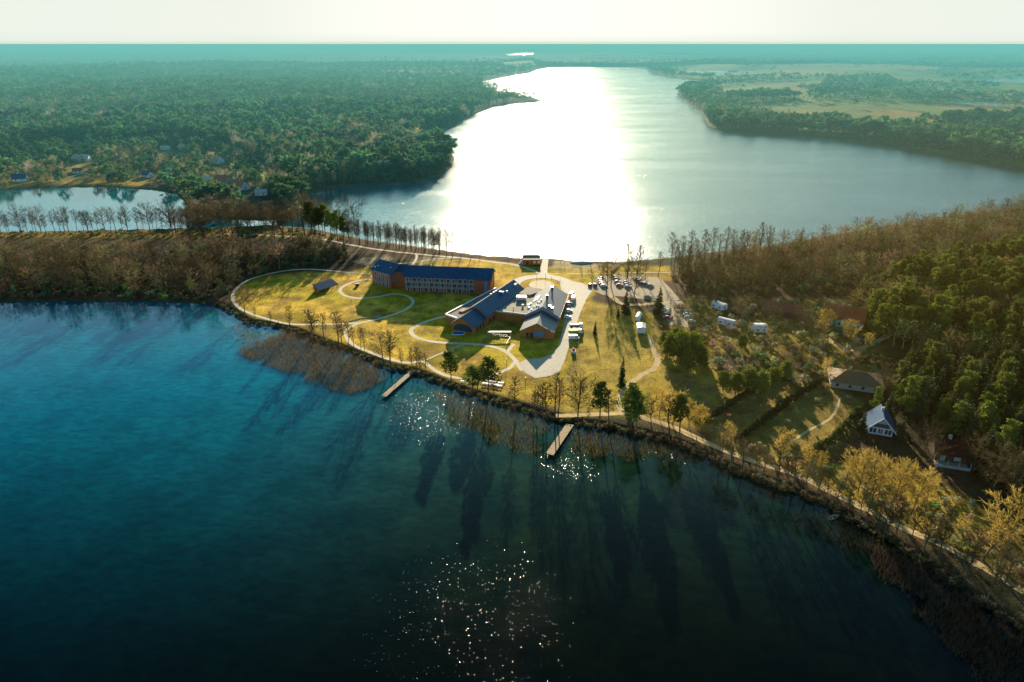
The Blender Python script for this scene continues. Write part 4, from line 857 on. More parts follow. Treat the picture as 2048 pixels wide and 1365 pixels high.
def gable_house(name, cat, label, u, v, rz, w_, l, he, hr, mw, mr, base=GZ, windows=3, chim=True, porch=False, over=.5, hip=False):
    x, y = at(u, v, base); r = empty(name, (x, y, base), label, cat, None, rz); hw, hl = w_ / 2, l / 2
    b = MB()
    if hip: b.box(-hl, hl, -hw, hw, -.4, he)
    else:
        n = 0; A = [(-hl, -hw, -.4), (-hl, hw, -.4), (-hl, hw, he), (-hl, 0, hr), (-hl, -hw, he)]; B = [(hl, q[1], q[2]) for q in A]; b.v = A + B
        b.f = [[4, 3, 2, 1, 0], [5, 6, 7, 8, 9]] + [[i, (i + 1) % 5, 5 + (i + 1) % 5, 5 + i] for i in range(5)]
    b.build('wall', mw, r); rf = MB(); t = .25; o = over
    if hip:
        rd = hl - hw * .9; e = .05; Q = [(-hl - o, -hw - o, he), (hl + o, -hw - o, he), (hl + o, hw + o, he), (-hl - o, hw + o, he)]; T = [(-rd, 0, hr), (rd, 0, hr)]
        rf.v = Q + T; rf.f = [[0, 1, 5, 4], [1, 2, 5], [2, 3, 4, 5], [3, 0, 4], [3, 2, 1, 0]]
    else:
        sl = (hr - he) / hw
        for sg in (-1, 1):
            y0 = sg * (hw + o); z0 = he - sl * o + .04; rf.hexa([(-hl - o, y0, z0), (hl + o, y0, z0), (hl + o, 0, hr + .04), (-hl - o, 0, hr + .04), (-hl - o, y0, z0 + t), (hl + o, y0, z0 + t), (hl + o, 0, hr + .04 + t), (-hl - o, 0, hr + .04 + t)])
    ro = rf.build('roof', mr, r)
    if chim: MB().box(-hl * .3, -hl * .3 + .9, -.4, .5, hr - 1.0, hr + 1.3).build('chimney', M_concrete, ro)
    for i in range(windows):
        a = -hl + (i + .5) * l / windows
        MB().box(a - .55, a + .55, -hw - .06, -hw, .9, min(2.2, he - .15)).build('window', M_glass, r)
    if windows: MB().box(hl, hl + .06, -.7, .7, .9, min(2.3, he - .1)).build('window', M_glass, r); MB().box(-hl - .06, -hl, -1.6, -.6, -.1, 2.0).build('door', M_post, r)
    KEEP.append((x, y, max(w_, l) * .62))
    return r
M_redtile = mat('red clay tiles', (.42, .10, .035), .8, .25, 1.5); M_browntile = mat('brown tiles', (.25, .085, .05), .8, .25, 1.5); M_greytile = mat('grey brown tiles', (.24, .145, .07), .8, .25, 1.5)
M_turq = mat('turquoise render', (.20, .50, .42), .8, .1); M_cream = mat('cream render', (.42, .36, .26), .8, .1); M_bluewood = mat('blue white boards', (.26, .45, .56), .7, .12); M_blueroof = mat('blue grey sheet roof', (.03, .085, .17), .85, .15, spec=.1)
M_metalshed = mat('pale metal', (.60, .58, .53), .45, .12); M_trailer = mat('white trailer wall', (.72, .76, .78), .5, .08)
gable_house('wooden_house', 'house', 'dark timber house with long brown roof among bare trees beside the white cabins', 1562, 628, -.42, 9, 19, 3.0, 6.2, mat('dark boards', (.10, .06, .04), .8, .2), M_browntile, windows=4)
gable_house('country_house', 'house', 'big house with red roof, turquoise gable and white chimney among yellow birches', 1688, 648, -.5, 11, 17, 4.2, 9.2, M_turq, M_redtile, windows=4)
gable_house('bungalow', 'house', 'grey brown hipped bungalow with pale eaves at the end of the hedged garden', 1708, 768, -.33, 13, 19, 2.8, 6.0, M_cream, M_greytile, windows=4, hip=True, over=.9)
h = gable_house('summer_cottage', 'cottage', 'small blue cottage with steep sheet roof and white framed windows by the spruces', 1757, 858, -1.95, 7.8, 9.5, 2.9, 7.2, M_bluewood, M_blueroof, windows=0, over=.9)
M_dkboard = mat('dark boards', (.10, .06, .04), .8, .2)
MB().box(4.76, 4.84, -2.4, 2.4, 3.1, 4.6).build('wall', M_dkboard, h)
for q0, q1 in ((-3.6, -1.4), (-.8, .6), (1.3, 3.4)):
    wn = MB().box(4.76, 4.84, q0, q1, .7, 2.6).build('window', M_glass, h); b_ = MB()
    for r0, r1, z0, z1 in ((q0 - .2, q0, .5, 2.8), (q1, q1 + .2, .5, 2.8), (q0, q1, 2.6, 2.8), (q0, q1, .5, .7), ((q0 + q1) / 2 - .08, (q0 + q1) / 2 + .08, .7, 2.6)): b_.box(4.74, 4.95, r0, r1, z0, z1)
    b_.build('frame', M_white, wn)
ed = MB()
for s_ in (-1, 1): ed.hexa([(5.66, 0, 7.1), (5.75, 0, 7.1), (5.75, s_ * 4.85, 1.75), (5.66, s_ * 4.85, 1.75), (5.66, 0, 7.5), (5.75, 0, 7.5), (5.75, s_ * 4.85, 2.2), (5.66, s_ * 4.85, 2.2)])
ed.build('bargeboard', M_white, h)
h = gable_house('porch_house', 'house', 'dark red roofed house with white railed porch under the trees at the right edge', 1898, 912, -.3, 9, 11, 3.0, 6.6, mat('dark brown boards', (.09, .05, .035), .8, .2), mat('dark red sheet roof', (.07, .018, .016), .85, .2, spec=.1), windows=0)
pz = MB(); pz.box(-6, 4, -8.6, -4.6, -.3, .25); pz.build('porch', M_plank, h)
rl = MB(); rl.box(-6, 4, -8.7, -8.6, .3, 1.15); rl.build('railing', M_bluewood, h)
for q in (-5.9, -2.7, .6, 3.9): MB().tube((q, -8.5, .2), (q, -8.5, 3.0), .12, None, 6).build('post', M_bluewood, h)
MB().box(-4, -2.6, -4.66, -4.5, .3, 2.5).build('door', M_bluewood, h); MB().box(0, 2, -4.66, -4.5, .9, 2.3).build('window', M_bluewood, h)
def trailer(name, cat, label, u, v, rz, l, w_, hh, mr=M_metalshed, mw=M_trailer):
    x, y = at(u, v); r = empty(name, (x, y, GZ), label, cat, None, rz); MB().box(-l / 2, l / 2, -w_ / 2, w_ / 2, .5, hh).build('wall', mw, r)
    b = MB(); n = 6; pts = [(-w_ / 2 - .15 + (w_ + .3) * i / n, hh + .45 * math.sin(PI * i / n)) for i in range(n + 1)]
    for i in range(n): b.hexa([(-l / 2 - .2, pts[i][0], pts[i][1]), (l / 2 + .2, pts[i][0], pts[i][1]), (l / 2 + .2, pts[i + 1][0], pts[i + 1][1]), (-l / 2 - .2, pts[i + 1][0], pts[i + 1][1]),
        (-l / 2 - .2, pts[i][0], pts[i][1] + .1), (l / 2 + .2, pts[i][0], pts[i][1] + .1), (l / 2 + .2, pts[i + 1][0], pts[i + 1][1] + .1), (-l / 2 - .2, pts[i + 1][0], pts[i + 1][1] + .1)])
    b.build('roof', mr, r)
    for q in (-.3, .25): MB().box(l * q - .6, l * q + .6, -w_ / 2 - .05, -w_ / 2, 1.3, 2.1).build('window', M_glass, r)
    MB().box(l / 2, l / 2 + .05, -.6, .6, 1.2, 2.1).build('window', M_glass, r)
    for q in (-.3, .3): MB().tube((l * q, -w_ / 2 + .05, .35), (l * q, w_ / 2 - .05, .35), .35, None, 10).build('wheel', M_dark, r)
    KEEP.append((x, y, l * .6)); return r
trailer('holiday_cabin', 'cabin', 'white box cabin beside the dirt track in tree shade, blue end wall', 1282, 664, 1.45, 6.4, 4.0, 3.2)
trailer('holiday_cabin', 'cabin', 'cream roofed cabin nearest the lake, upper of the pair right of the car row', 1438, 618, -.95, 7.2, 4.2, 3.1)
trailer('holiday_cabin', 'cabin', 'white arched cabin with dark blue end, lower of the pair right of the car row', 1452, 651, -.7, 8.0, 3.6, 3.0)
trailer('holiday_cabin', 'cabin', 'square white roofed cabin with pale blue front left of the dark timber house', 1519, 663, -.05, 5.6, 5.2, 3.2)
trailer('garden_shed', 'shed', 'small grey shed roof half hidden in the spruces above the porch house', 1930, 748, -.3, 5, 3.4, 2.8, M_metalroof, M_post)
trailer('site_caravan', 'caravan', 'old grey caravan half hidden behind the white box cabin in shade', 1277, 640, 1.2, 6, 2.4, 2.6)
# the village across the water
vill = [(42,362,.3,9,11,3,7,M_trailer,M_blueroof,'small pale blue house close to the far pond shore, leftmost of the village'), (158,322,-.4,9,12,3,7,M_cream,mat('bright tile roof',(.55,.42,.30),.6,.1),'cream roofed village house left of the white one above the pond'),
 (168,321,.2,9,12,3.5,6.5,M_white,M_metalshed,'white village house with pale sheet roof among dark pines'), (156,293,-.3,9,10,3,7,M_cream,M_redtile,'highest red roofed village house at the upper left'), (156,346,.5,6,8,2.6,5,M_white,M_browntile,'little white cottage low above the left end of the pond'),
 (296,354,-.6,7,11,2.8,6,M_trailer,M_blueroof,'long blue sheet roofed house above the middle of the pond'), (332,299,.0,6,10,2.6,4.5,M_white,M_metalshed,'low white shed beside the small yellow clearing'), (367,299,-.7,8,13,3,7,M_cream,mat('sunlit tile',(.55,.30,.18),.6,.1),'house with shining long roof at the right of the yellow clearing'),
 (437,326,-.8,8,13,3,8,M_white,mat('sunlit tile',(.5,.3,.18),.6,.1),'white house with steep shining roof alone in the middle of the pines'), (400,364,-.5,8,10,3.2,8,M_white,M_redtile,'white gabled house with red roof, left of the row near the channel'), (416,364,.2,6,7,2.6,5,mat('yellow render',(.6,.45,.15),.8,.1),M_metalshed,'small yellow cottage beside the white gabled house'),
 (447,367,-.4,11,14,3,8,M_cream,M_redtile,'broad red roofed house, middle of the row near the channel'), (484,378,-.7,9,12,3,8,M_trailer,M_redtile,'red roofed house with steep gable, right end of the row near the channel'), (523,390,.2,7,9,2.8,5,M_trailer,M_metalshed,'pale flat cottage lowest by the channel trees')]
for u, v, rz, w_, l, he, hr, mw, mr, lb in vill: gable_house('village_house', 'house', lb, u, v, rz, w_ * 1.1, l * 1.1, he, hr, mw, mr, base=ground_z(*at(u, v)), windows=2, chim=True)['group'] = 'houses of the village across the pond'
for u, v, rz, lb in ((1462, 145, .3, 'left of two tiny white farm sheds in the far meadow'), (1469, 144.5, .3, 'right of two tiny white farm sheds in the far meadow')):
    x, y = at(u, v); gable_house('farm_shed', 'shed', lb, u, v, rz, 14, 30, 5, 8, M_white, M_white, base=ground_z(x, y), windows=0, chim=False)

# ------------------------------------------------------------------ beach
def beach_house():
    x, y = at(1063, 530); r = empty('beach_house', (x, y, GZ), 'flat timber beach house with roof terrace and ramp beside the causeway end', 'beach house')
    MB().box(-5.4, 5.6, 0, 7, -.3, 3.2).build('wall', M_woodwall, r); MB().box(-5.7, 5.9, -.3, 7.2, 3.2, 3.5).build('roof', M_plank, r)
    b = MB(); b.box(-5.7, 5.9, 7.0, 7.2, 3.5, 4.6); b.box(-5.7, -5.5, 2, 7, 3.5, 4.6); b.build('parapet', M_plank, r)
    b = MB(); b.hexa([(-8.5, .5, -.1), (-5.45, .5, -.1), (-5.45, 3, -.1), (-8.5, 3, -.1), (-8.4, .5, 0), (-5.45, .5, 3.2), (-5.45, 3, 3.2), (-8.4, 3, 0)]); b.build('ramp', M_concrete, r)
    for q in (1.2, 3.8): MB().box(q, q + 1.3, -.06, 0, .9, 2.4).build('window', M_white, r)
    MB().box(-3.4, -2, -.06, 0, -.1, 2.2).build('door', M_post, r)
    MB().tube((.6, 5, 3.5), (.6, 5, 6.4), .08, None, 6).build('mast', M_dark, r)
beach_house()
def beach_shelter():
    x, y = at(1163, 526); r = empty('beach_shelter', (x, y, GZ), 'long low curved beach shelter like an upturned hull, blue edged, on the sand', 'shelter')
    b = MB(); n = 14; t = 5; Vv = []
    for i in range(n + 1):
        q = i / n; w_ = 2.4 * math.sin(PI * q) ** .8 + .05; hh = 1.2 * math.sin(PI * q) ** .9 + .1
        for j in range(t + 1): a = PI * j / t; Vv.append((-7.5 + 15 * q, -w_ * math.cos(a), hh * math.sin(a)))
    b.v = Vv; b.f = [[i * (t + 1) + j, i * (t + 1) + j + 1, (i + 1) * (t + 1) + j + 1, (i + 1) * (t + 1) + j] for i in range(n) for j in range(t)]
    b.build('hull', mat('pale planked hull', (.62, .54, .36), .6, .15), r, smooth=True)
    k = MB(); [k.tube((-7 + 14 * i / 10, -2.42 * math.sin(PI * (.033 + .934 * i / 10)) ** .8 - .05, .45), (-7 + 14 * (i + 1) / 10, -2.42 * math.sin(PI * (.033 + .934 * (i + 1) / 10)) ** .8 - .05, .45), .2, None, 6) for i in range(10)]; k.build('edge', mat('blue edge', (.20, .45, .55), .5, .1), r)
beach_shelter()
def beam_frame(u, v, w_, hh, label):
    x, y = at(u, v); r = empty('beach_frame', (x, y, GZ), label, 'frame')
    for q in (-w_ / 2, w_ / 2): MB().tube((q, 0, -.2), (q, 0, hh), .11, None, 6).build('post', M_post, r)
    MB().tube((-w_ / 2 - .6, 0, hh), (w_ / 2 + .6, 0, hh), .11, None, 6).build('crossbar', M_post, r)
beam_frame(1125, 529, 2.2, 4.2, 'tall timber swing frame standing on the beach at the water edge'); 
def lamp(u, v, h, label, head=M_white, pole=M_dark):
    x, y = at(u, v); r = empty('street_lamp', (x, y, GZ), label, 'lamp'); MB().tube((0, 0, -.2), (0, 0, h), .09, .06, 6).build('pole', pole, r)
    MB().tube((0, 0, h), (0, 0, h + .35), .16, .28, 8).build('lamp_head', head, r)
lamp(1073, 562, 5, 'lamp post on the lake side of the roundabout, left of the causeway'); lamp(1091, 558, 4, 'thin dark post where the causeway meets the roundabout', M_dark); lamp(1103, 560, 2.4, 'short dark post right of the causeway mouth', M_dark)
lamp(1013, 734, 3.6, 'lamp post with white head inside the path bend below the restaurant'); lamp(972, 762, 4.4, 'lamp post with pale head behind the picnic tables'); lamp(1051, 775, 4.2, 'dark lamp post on the grass right of the picnic tables', M_dark); lamp(1120, 569, 4, 'lamp post by the right edge of the roundabout')
lamp(1017, 528, 6, 'tall thin post standing on the lake bank left of the beach house', M_dark)

# ------------------------------------------------------------------ piers
def pier(ua, ub, w_, label, gaps):
    a = Vector(at(*ua, 1.0)); b = Vector(at(*ub, 1.0)); d = b - a; L = d.length; rz = math.atan2(d.y, d.x); r = empty('pier', (a.x, a.y, 0), label, 'pier', 'wooden piers in the near bay', rz)
    m = MB(); n = int(L / .5)
    for i in range(n):
        x = i * L / n
        if gaps and x < 6 and i % 3 == 0: continue
        m.box(x, x + L / n - .04, -w_ / 2, w_ / 2, .92, 1.0 + .012 * ((i * 7) % 3))
    m.build('deck', M_plank, r); bm = MB()
    for s in (-1, 1): bm.box(0, L, s * w_ * .42 - .09, s * w_ * .42 + .09, .68, .918)
    bm.build('beam', M_post, r)
    k = int(L / 4)
    for i in range(k + 1):
        for s in (-1, 1): MB().tube((i * L / k * .98 + .2, s * w_ * .52, -1.5), (i * L / k * .98 + .2, s * w_ * .52, 1.15), .13, None, 7).build('post', M_post, r)
pier((829, 739), (767, 793), 2.3, 'left wooden pier with slatted gangway reaching past the brown reeds', True)
pier((1140, 849), (1099, 909), 2.9, 'right plain wooden pier below the lone bare shore tree', False)
def rowboat(u, v, rz, label, m):
    x, y = at(u, v, 0); r = empty('rowing_boat', (x, y, 0), label, 'boat', None, rz); n = 12; V = []
    for i in range(n + 1):
        q = i / n; w_ = .75 * math.sin(PI * (.12 + .88 * q)) ** .6 if q < 1 else .03
        for yy, zz in ((-w_, .5), (-w_ * .8, .05), (0, -.12), (w_ * .8, .05), (w_, .5)): V.append((-2.1 + 4.2 * q, yy, zz + .12 * q * q))
    b = MB(); b.v = V; b.f = [[i * 5 + j, i * 5 + j + 1, i * 5 + 6 + j, i * 5 + 5 + j] for i in range(n) for j in range(4)] + [[4, 3, 2, 1, 0]]; b.build('hull', m, r)
    for q in (-1.0, .3): MB().box(q, q + .3, -.62, .62, .3, .36).build('seat', M_plank, r)
rowboat(1733, 1046, .9, 'white rowing boat moored under the shore trees', M_white); rowboat(1668, 1036, .4, 'dull grey rowing boat left of the white one at the shore', M_concrete)

# ------------------------------------------------------------------ picnic tables, utility box, stones, fences
def picnic_proto():
    r = empty('picnic_table', (0, 0, GZ), 'white', 'picnic table'); MB().box(-1.1, 1.1, -.5, .5, .7, .78).build('tabletop', M_white, r)
    for s in (-1, 1): MB().box(-1.1, 1.1, s * .95 - .18, s * .95 + .18, .42, .48).build('bench', M_white, r)
    for q in (-.8, .8): MB().box(q - .06, q + .06, -1.0, 1.0, -.05, .41).box(q - .06, q + .06, -.3, .3, .41, .70).build('leg', M_white, r)
    return r
def copy_tree(o, parent=None):
    c = o.copy(); col.objects.link(c)
    if parent: c.parent = parent
    for ch in list(o.children): copy_tree(ch, c)
    return c
pt = picnic_proto(); first = True
for i, (u, v) in enumerate([(967, 763), (973, 764), (982, 765.5), (992, 767), (1002, 768.5), (969, 769.5), (980, 771), (991, 772.5), (999, 774.5), (927, 765), (954, 763)]):
    o = pt if first else copy_tree(pt); first = False; x, y = at(u, v); o.location = (x, y, GZ); o.rotation_euler = (0, 0, -.12)
    o['group'] = 'white picnic tables by the near shore'; row = 'back row' if i < 5 else 'front row'
    o['label'] = (f'white picnic table, {["first","second","third","fourth","fifth"][i % 5]} from the left in the {row} under the shore pines' if i < 9 else ['lone white picnic table left of the pines by the path', 'white picnic table between the two pine trunks, apart from the rows'][i - 9])
def ubox():
    x, y = at(715, 572); r = empty('utility_box', (x, y, GZ), 'small pale utility box with grey lid in the path loop by the hotel wing', 'utility box'); MB().box(-1.0, 1.0, -.7, .7, -.1, 1.3).build('body', M_dark, r); MB().box(-1.15, 1.15, -.85, .85, 1.3, 1.5).build('lid', M_metalshed, r)
ubox()
def stone(i):
    g = np.random.default_rng(900 + i); bm_ = bpy.data.meshes.new('stone'); import bmesh
    b = bmesh.new(); bmesh.ops.create_icosphere(b, subdivisions=2, radius=.45)
    for v in b.verts: v.co *= 1 + .25 * float(g.normal() * .5); v.co.z *= .7
    b.to_mesh(bm_); b.free(); bm_.materials.append(M_concrete); return bm_
st = [stone(i) for i in range(4)]
for i in range(16):
    q = i / 15; x, y = at(700 + 58 * q, 643 - 8.5 * q - 2 * math.sin(PI * q)); tag(link('boulder', st[i % 4], None, (x, y, GZ + .1), i), 'small grey boulder in the row edging the loop path on the left lawn', 'boulder', 'boulders edging the loop path')
fence('wire_fence', [at(1168, 628), at(1160, 670), at(1153, 715), at(1146, 760)], 1.5, M_concrete, 'thin wire fence down the meadow right of the parked trucks', 'fence', 4, (.4, .95), bar=.02)
fence('rail_fence', [at(1262, 822), at(1310, 838), at(1360, 856), at(1420, 882), at(1500, 914)], 1.2, M_post, 'dark post and rail fence along the upper edge of the shore track', 'fence', 3.0, (.5, .9))

# ------------------------------------------------------------------ vehicles
M_tyre = mat('tyre', (.02, .02, .022), .8, .1); M_rim = mat('wheel rim', (.45, .45, .46), .35, .1, metal=.8); M_lampred = mat('tail lamp', (.45, .03, .02), .3, .05); M_lampw = mat('head lamp', (.8, .8, .76), .2, .05)
PAINT = {'white': (.75, .75, .73), 'silver': (.48, .49, .50), 'dark': (.045, .047, .055), 'red': (.38, .03, .025), 'blue': (.04, .10, .28), 'grey': (.16, .165, .17)}
def pm(c): return mat('car paint ' + c, PAINT[c], .28, .04, 2, spec=.6, metal=.15)
def prof(name, pts, y, m, root, inset=0.0, top=0.0):
    """side profile (x, z) swept across the width; the greenhouse tapers inwards towards its top"""
    n = len(pts); z0 = min(p[1] for p in pts); z1 = max(p[1] for p in pts); b = MB()
    for s in (-1, 1): b.v += [(p[0], s * (y - top * (p[1] - z0) / max(z1 - z0, .01)), p[1]) for p in pts]
    b.f = [list(range(n)), [2 * n - 1 - i for i in range(n)]] + [[i, n + i, n + (i + 1) % n, (i + 1) % n] for i in range(n)]
    return b.build(name, m, root)
def car_proto(style):
    r = empty('parked_car', (0, 0, GZ), 'car', 'car')
    if style == 'van': body = [(-2.6, .35), (2.5, .35), (2.55, .95), (2.0, 1.15), (1.4, 2.2), (-2.6, 2.25)]; glass = None
    else: body = [(-2.15, .32), (2.15, .30), (2.2, .62), (2.05, .78), (1.0, .92), (-2.0, .95), (-2.2, .75)]
    bo = prof('body', body, .9, pm('grey'), r, top=.06)
    if style == 'van':
        MB().hexa([(1.98, -.8, 1.2), (2.04, -.8, 1.2), (2.04, .8, 1.2), (1.98, .8, 1.2), (1.45, -.78, 2.08), (1.5, -.78, 2.1), (1.5, .78, 2.1), (1.45, .78, 2.08)]).build('windscreen', M_glass, r)
        for s in (-1, 1): MB().box(.5, 1.5, s * .905 - .01, s * .905 + .01, 1.25, 1.8).build('window', M_glass, r)
    else:
        x1 = -2.0 if style == 'estate' else -1.75
        prof('window', [(1.05, .9), (x1, .93), (x1 + .45, 1.38), (.35, 1.40)], .84, M_glass, r, top=.16)
        prof('roof', [(.42, 1.385), (x1 + .4, 1.37), (x1 + .5, 1.46), (.3, 1.47)], .70, pm('grey'), r, top=.05)
    xf, xb = (1.35, -1.35) if style != 'van' else (1.6, -1.6)
    for x in (xf, xb):
        for s in (-1, 1):
            w_ = MB().tube((x, s * .74, .32), (x, s * .93, .32), .32, None, 12).build('wheel', M_tyre, r); MB().tube((x, s * .931, .32), (x, s * .945, .32), .19, None, 10).build('rim', M_rim, w_)
    for s in (-1, 1):
        MB().box(2.17 if style != 'van' else 2.5, 2.23 if style != 'van' else 2.58, s * .62 - .18, s * .62 + .18, .56, .70).build('headlight', M_lampw, r); MB().box(-2.22 if style != 'van' else -2.65, -2.14 if style != 'van' else -2.6, s * .66 - .14, s * .66 + .14, .62, .82).build('tail_light', M_lampred, r)
    return r
PROTO = {}; USED = set()
def paint_mesh(me, c, cache={}):
    k = (me.name, c)
    if k not in cache: m2 = me.copy(); m2.materials.clear(); m2.materials.append(pm(c)); cache[k] = m2
    return cache[k]
def car(u, v, rz, colour, style, label, group=None):
    if style not in PROTO: PROTO[style] = car_proto(style); o = PROTO[style]
    else: o = copy_tree(PROTO[style])
    x, y = at(u, v); o.location = (x, y, GZ + .03); o.rotation_euler = (0, 0, rz); o['label'] = label
    if group: o['group'] = group
    elif 'group' in o: del o['group']
    if style == 'van': o['category'] = 'van'; o.name = 'parked_van'
    for ch in o.children:
        if ch.name.split('.')[0] in ('body', 'roof'): ch.data = paint_mesh(bpy.data.meshes[ch.data.name] if True else None, colour)
    return o
ORD = ['first', 'second', 'third', 'fourth', 'fifth', 'sixth', 'seventh']
def row(pts, rz, cols_, where, grp):
    for i, ((u, v), c) in enumerate(zip(pts, cols_)): car(u, v, rz + .06 * ((i * 7) % 3 - 1), c, 'estate' if i % 3 else 'saloon', f'{c} car, {ORD[i]} from the lake in the {where}', grp)
row([(1138, 609), (1137, 623.5), (1134, 636)], .15, ['blue', 'silver', 'white'], 'shaded row beside the right restaurant wing', 'cars beside the restaurant')
row([(1180, 572), (1190, 571.5)], 1.3, ['dark', 'grey'], 'pair at the car park mouth', 'cars at the car park mouth')
row([(1203, 558.5), (1202, 562.2), (1203, 566), (1205, 569.5), (1208, 573.5)], .1, ['silver', 'red', 'silver', 'red', 'white'], 'leftmost car park row', 'cars in the leftmost car park row')
row([(1231, 555.5), (1233.5, 559.5), (1235, 565.5), (1239, 572)], .1, ['red', 'dark', 'silver', 'red'], 'second car park row', 'cars in the second car park row')
row([(1252.5, 566.5), (1254, 570.5), (1256, 575)], .1, ['dark', 'red', 'silver'], 'short third car park row', 'cars in the third car park row')
row([(1275, 559.5), (1279, 563.5), (1284, 568), (1290, 569.5), (1300, 573)], .2, ['silver', 'dark', 'red', 'dark', 'grey'], 'slanting row by the bare trees', 'cars in the slanting row')
car(1295, 595.5, .1, 'grey', 'saloon', 'single grey car parked alone between the two dark spruces')
row([(1327.5, 620.5), (1329.5, 625), (1333, 630), (1335, 637)], -.1, ['white', 'dark', 'dark', 'red'], 'row in shade right of the second spruce', 'cars right of the second spruce')
row([(1362, 612.5), (1368, 618.5), (1371.5, 624.5), (1374.5, 631), (1377.5, 637), (1383, 645)], -.1, ['dark', 'red', 'blue', 'white', 'silver', 'white'], 'lower gravel lot row beside the cabins', 'cars in the lower gravel lot')
car(1143, 592, 1.2, 'white', 'van', 'white van nearest the lake parked against the right restaurant wing'); car(1147, 600, 1.3, 'white', 'van', 'white van behind the first at the restaurant wing, beside the drive')
def lorry(u, v, rz, label, cabc, boxm, hbox):
    x, y = at(u, v); r = empty('parked_lorry', (x, y, GZ + .02), label, 'lorry', None, rz)
    prof('cab', [(1.6, .5), (3.4, .5), (3.45, 1.4), (3.1, 2.4), (1.6, 2.45)], 1.05, pm(cabc), r, top=.08); MB().hexa([(3.40, -.9, 1.45), (3.5, -.9, 1.45), (3.5, .9, 1.45), (3.4, .9, 1.45), (3.14, -.85, 2.25), (3.22, -.85, 2.25), (3.22, .85, 2.25), (3.14, .85, 2.25)]).build('windscreen', M_glass, r)
    MB().box(-3.2, 1.45, -1.15, 1.15, .95, hbox).build('cargo_box', boxm, r); MB().box(-3.1, 3.2, -.5, .5, .55, .94).build('chassis', M_dark, r)
    for q in (-2.2, 2.5):
        for s in (-1, 1): w_ = MB().tube((q, s * .8, .45), (q, s * 1.1, .45), .45, None, 12).build('wheel', M_tyre, r); MB().tube((q, s * 1.101, .45), (q, s * 1.12, .45), .25, None, 10).build('rim', M_rim, w_)
    for s in (-1, 1): MB().box(3.42, 3.5, s * .75 - .15, s * .75 + .15, .75, .95).build('headlight', M_lampw, r)
lorry(1152, 656, .05, 'white lorry with open dark blue load bed on the drive edge', 'white', mat('dark blue load', (.03, .07, .25), .6, .1), 2.0)
lorry(1150, 668, .05, 'green and yellow lorry between the white lorry and the white car', 'white', mat('green yellow tarpaulin', (.22, .36, .03), .6, .15), 2.2)
car(1148, 679, .05, 'white', 'van', 'white van in the truck line below the green lorry')
def handcart(u, v):
    x, y = at(u, v); r = empty('load_trailer', (x, y, GZ), 'small trailer with red cover and white tailboard at the lower end of the truck line', 'trailer', None, PI / 2)
    MB().box(-1.6, 1.6, -.9, .9, .5, 1.3).build('body', M_white, r); b = MB(); b.hexa([(-.6, -.85, 1.3), (1.6, -.85, 1.3), (1.6, .85, 1.3), (-.6, .85, 1.3), (-.2, -.4, 2.0), (1.5, -.1, 2.2), (1.5, .1, 2.2), (-.2, .4, 2.0)]); b.build('cover', mat('red cover', (.36, .06, .03), .7, .15), r)
    MB().box(-1.72, -1.6, -.95, .95, .45, 1.5).build('tailboard', mat('pale blue board', (.45, .55, .66), .5, .1), r); MB().tube((1.6, 0, .5), (2.8, 0, .5), .06, None, 6).build('drawbar', M_dark, r)
    for s in (-1, 1): w_ = MB().tube((0, s * .95, .35), (0, s * 1.12, .35), .35, None, 12).build('wheel', M_tyre, r); MB().tube((0, s * 1.121, .35), (0, s * 1.135, .35), .2, None, 10).build('rim', M_rim, w_)
handcart(1147, 706)

# ------------------------------------------------------------------ hedges
def hedge(pts, h, wd, label, m=None):
    c = smoothline(G(pts), 8); g = np.random.default_rng(len(label)); seg = np.linalg.norm(np.diff(c, axis=0), axis=1); L = seg.sum(); s = np.concatenate([[0], np.cumsum(seg)]); n = int(L * 46)
    t = g.random(n) * L; x = np.interp(t, s, c[:, 0]); y = np.interp(t, s, c[:, 1]); hh = h * (.75 + .4 * vnoise(np.column_stack([t, t * 0]), 2.2, 4))
    q = g.random(n); p = np.column_stack([x + g.normal(0, wd * .38, n) * (1.1 - q), y + g.normal(0, wd * .38, n) * (1.1 - q), GZ + q * hh * .92])
    d = np.column_stack([g.normal(0, .6, n), g.normal(0, .6, n), np.full(n, .7)]); V, T = slivers(p, d, .7 + .5 * g.random(n), .45 + .3 * g.random(n), g)
    x0, y0 = c[0]; o = link('hedge', np_mesh('hedge', V - np.array((x0, y0, GZ)), T, m or M_spruce), None, (x0, y0, GZ)); tag(o, label, 'hedge', 'clipped conifer hedges between the gardens')
hedge([(1411,846),(1475,802),(1520,775),(1572,745)], 2.6, 1.6, 'dark conifer hedge nearest the meadow, left of the three garden hedges')
hedge([(1470,886),(1543,833),(1590,797),(1645,765)], 3.2, 1.8, 'long dark conifer hedge in the middle of the three, ending at the bungalow')
hedge([(1601,920),(1660,886),(1690,855),(1722,818)], 3.4, 2.2, 'dark conifer hedge right of the pale garden path')
hedge([(1690,735),(1740,722),(1790,735),(1820,752)], 2.8, 2.0, 'curved dark hedge behind the bungalow')
# ------------------------------------------------------------------ trees set out one by one
ONES = []
def one(key, u, vb, vt, label, group=None, wide=1.0, hmax=26): ONES.append(plant_px(key, u, vb, vt, label, group, wide, hmax))
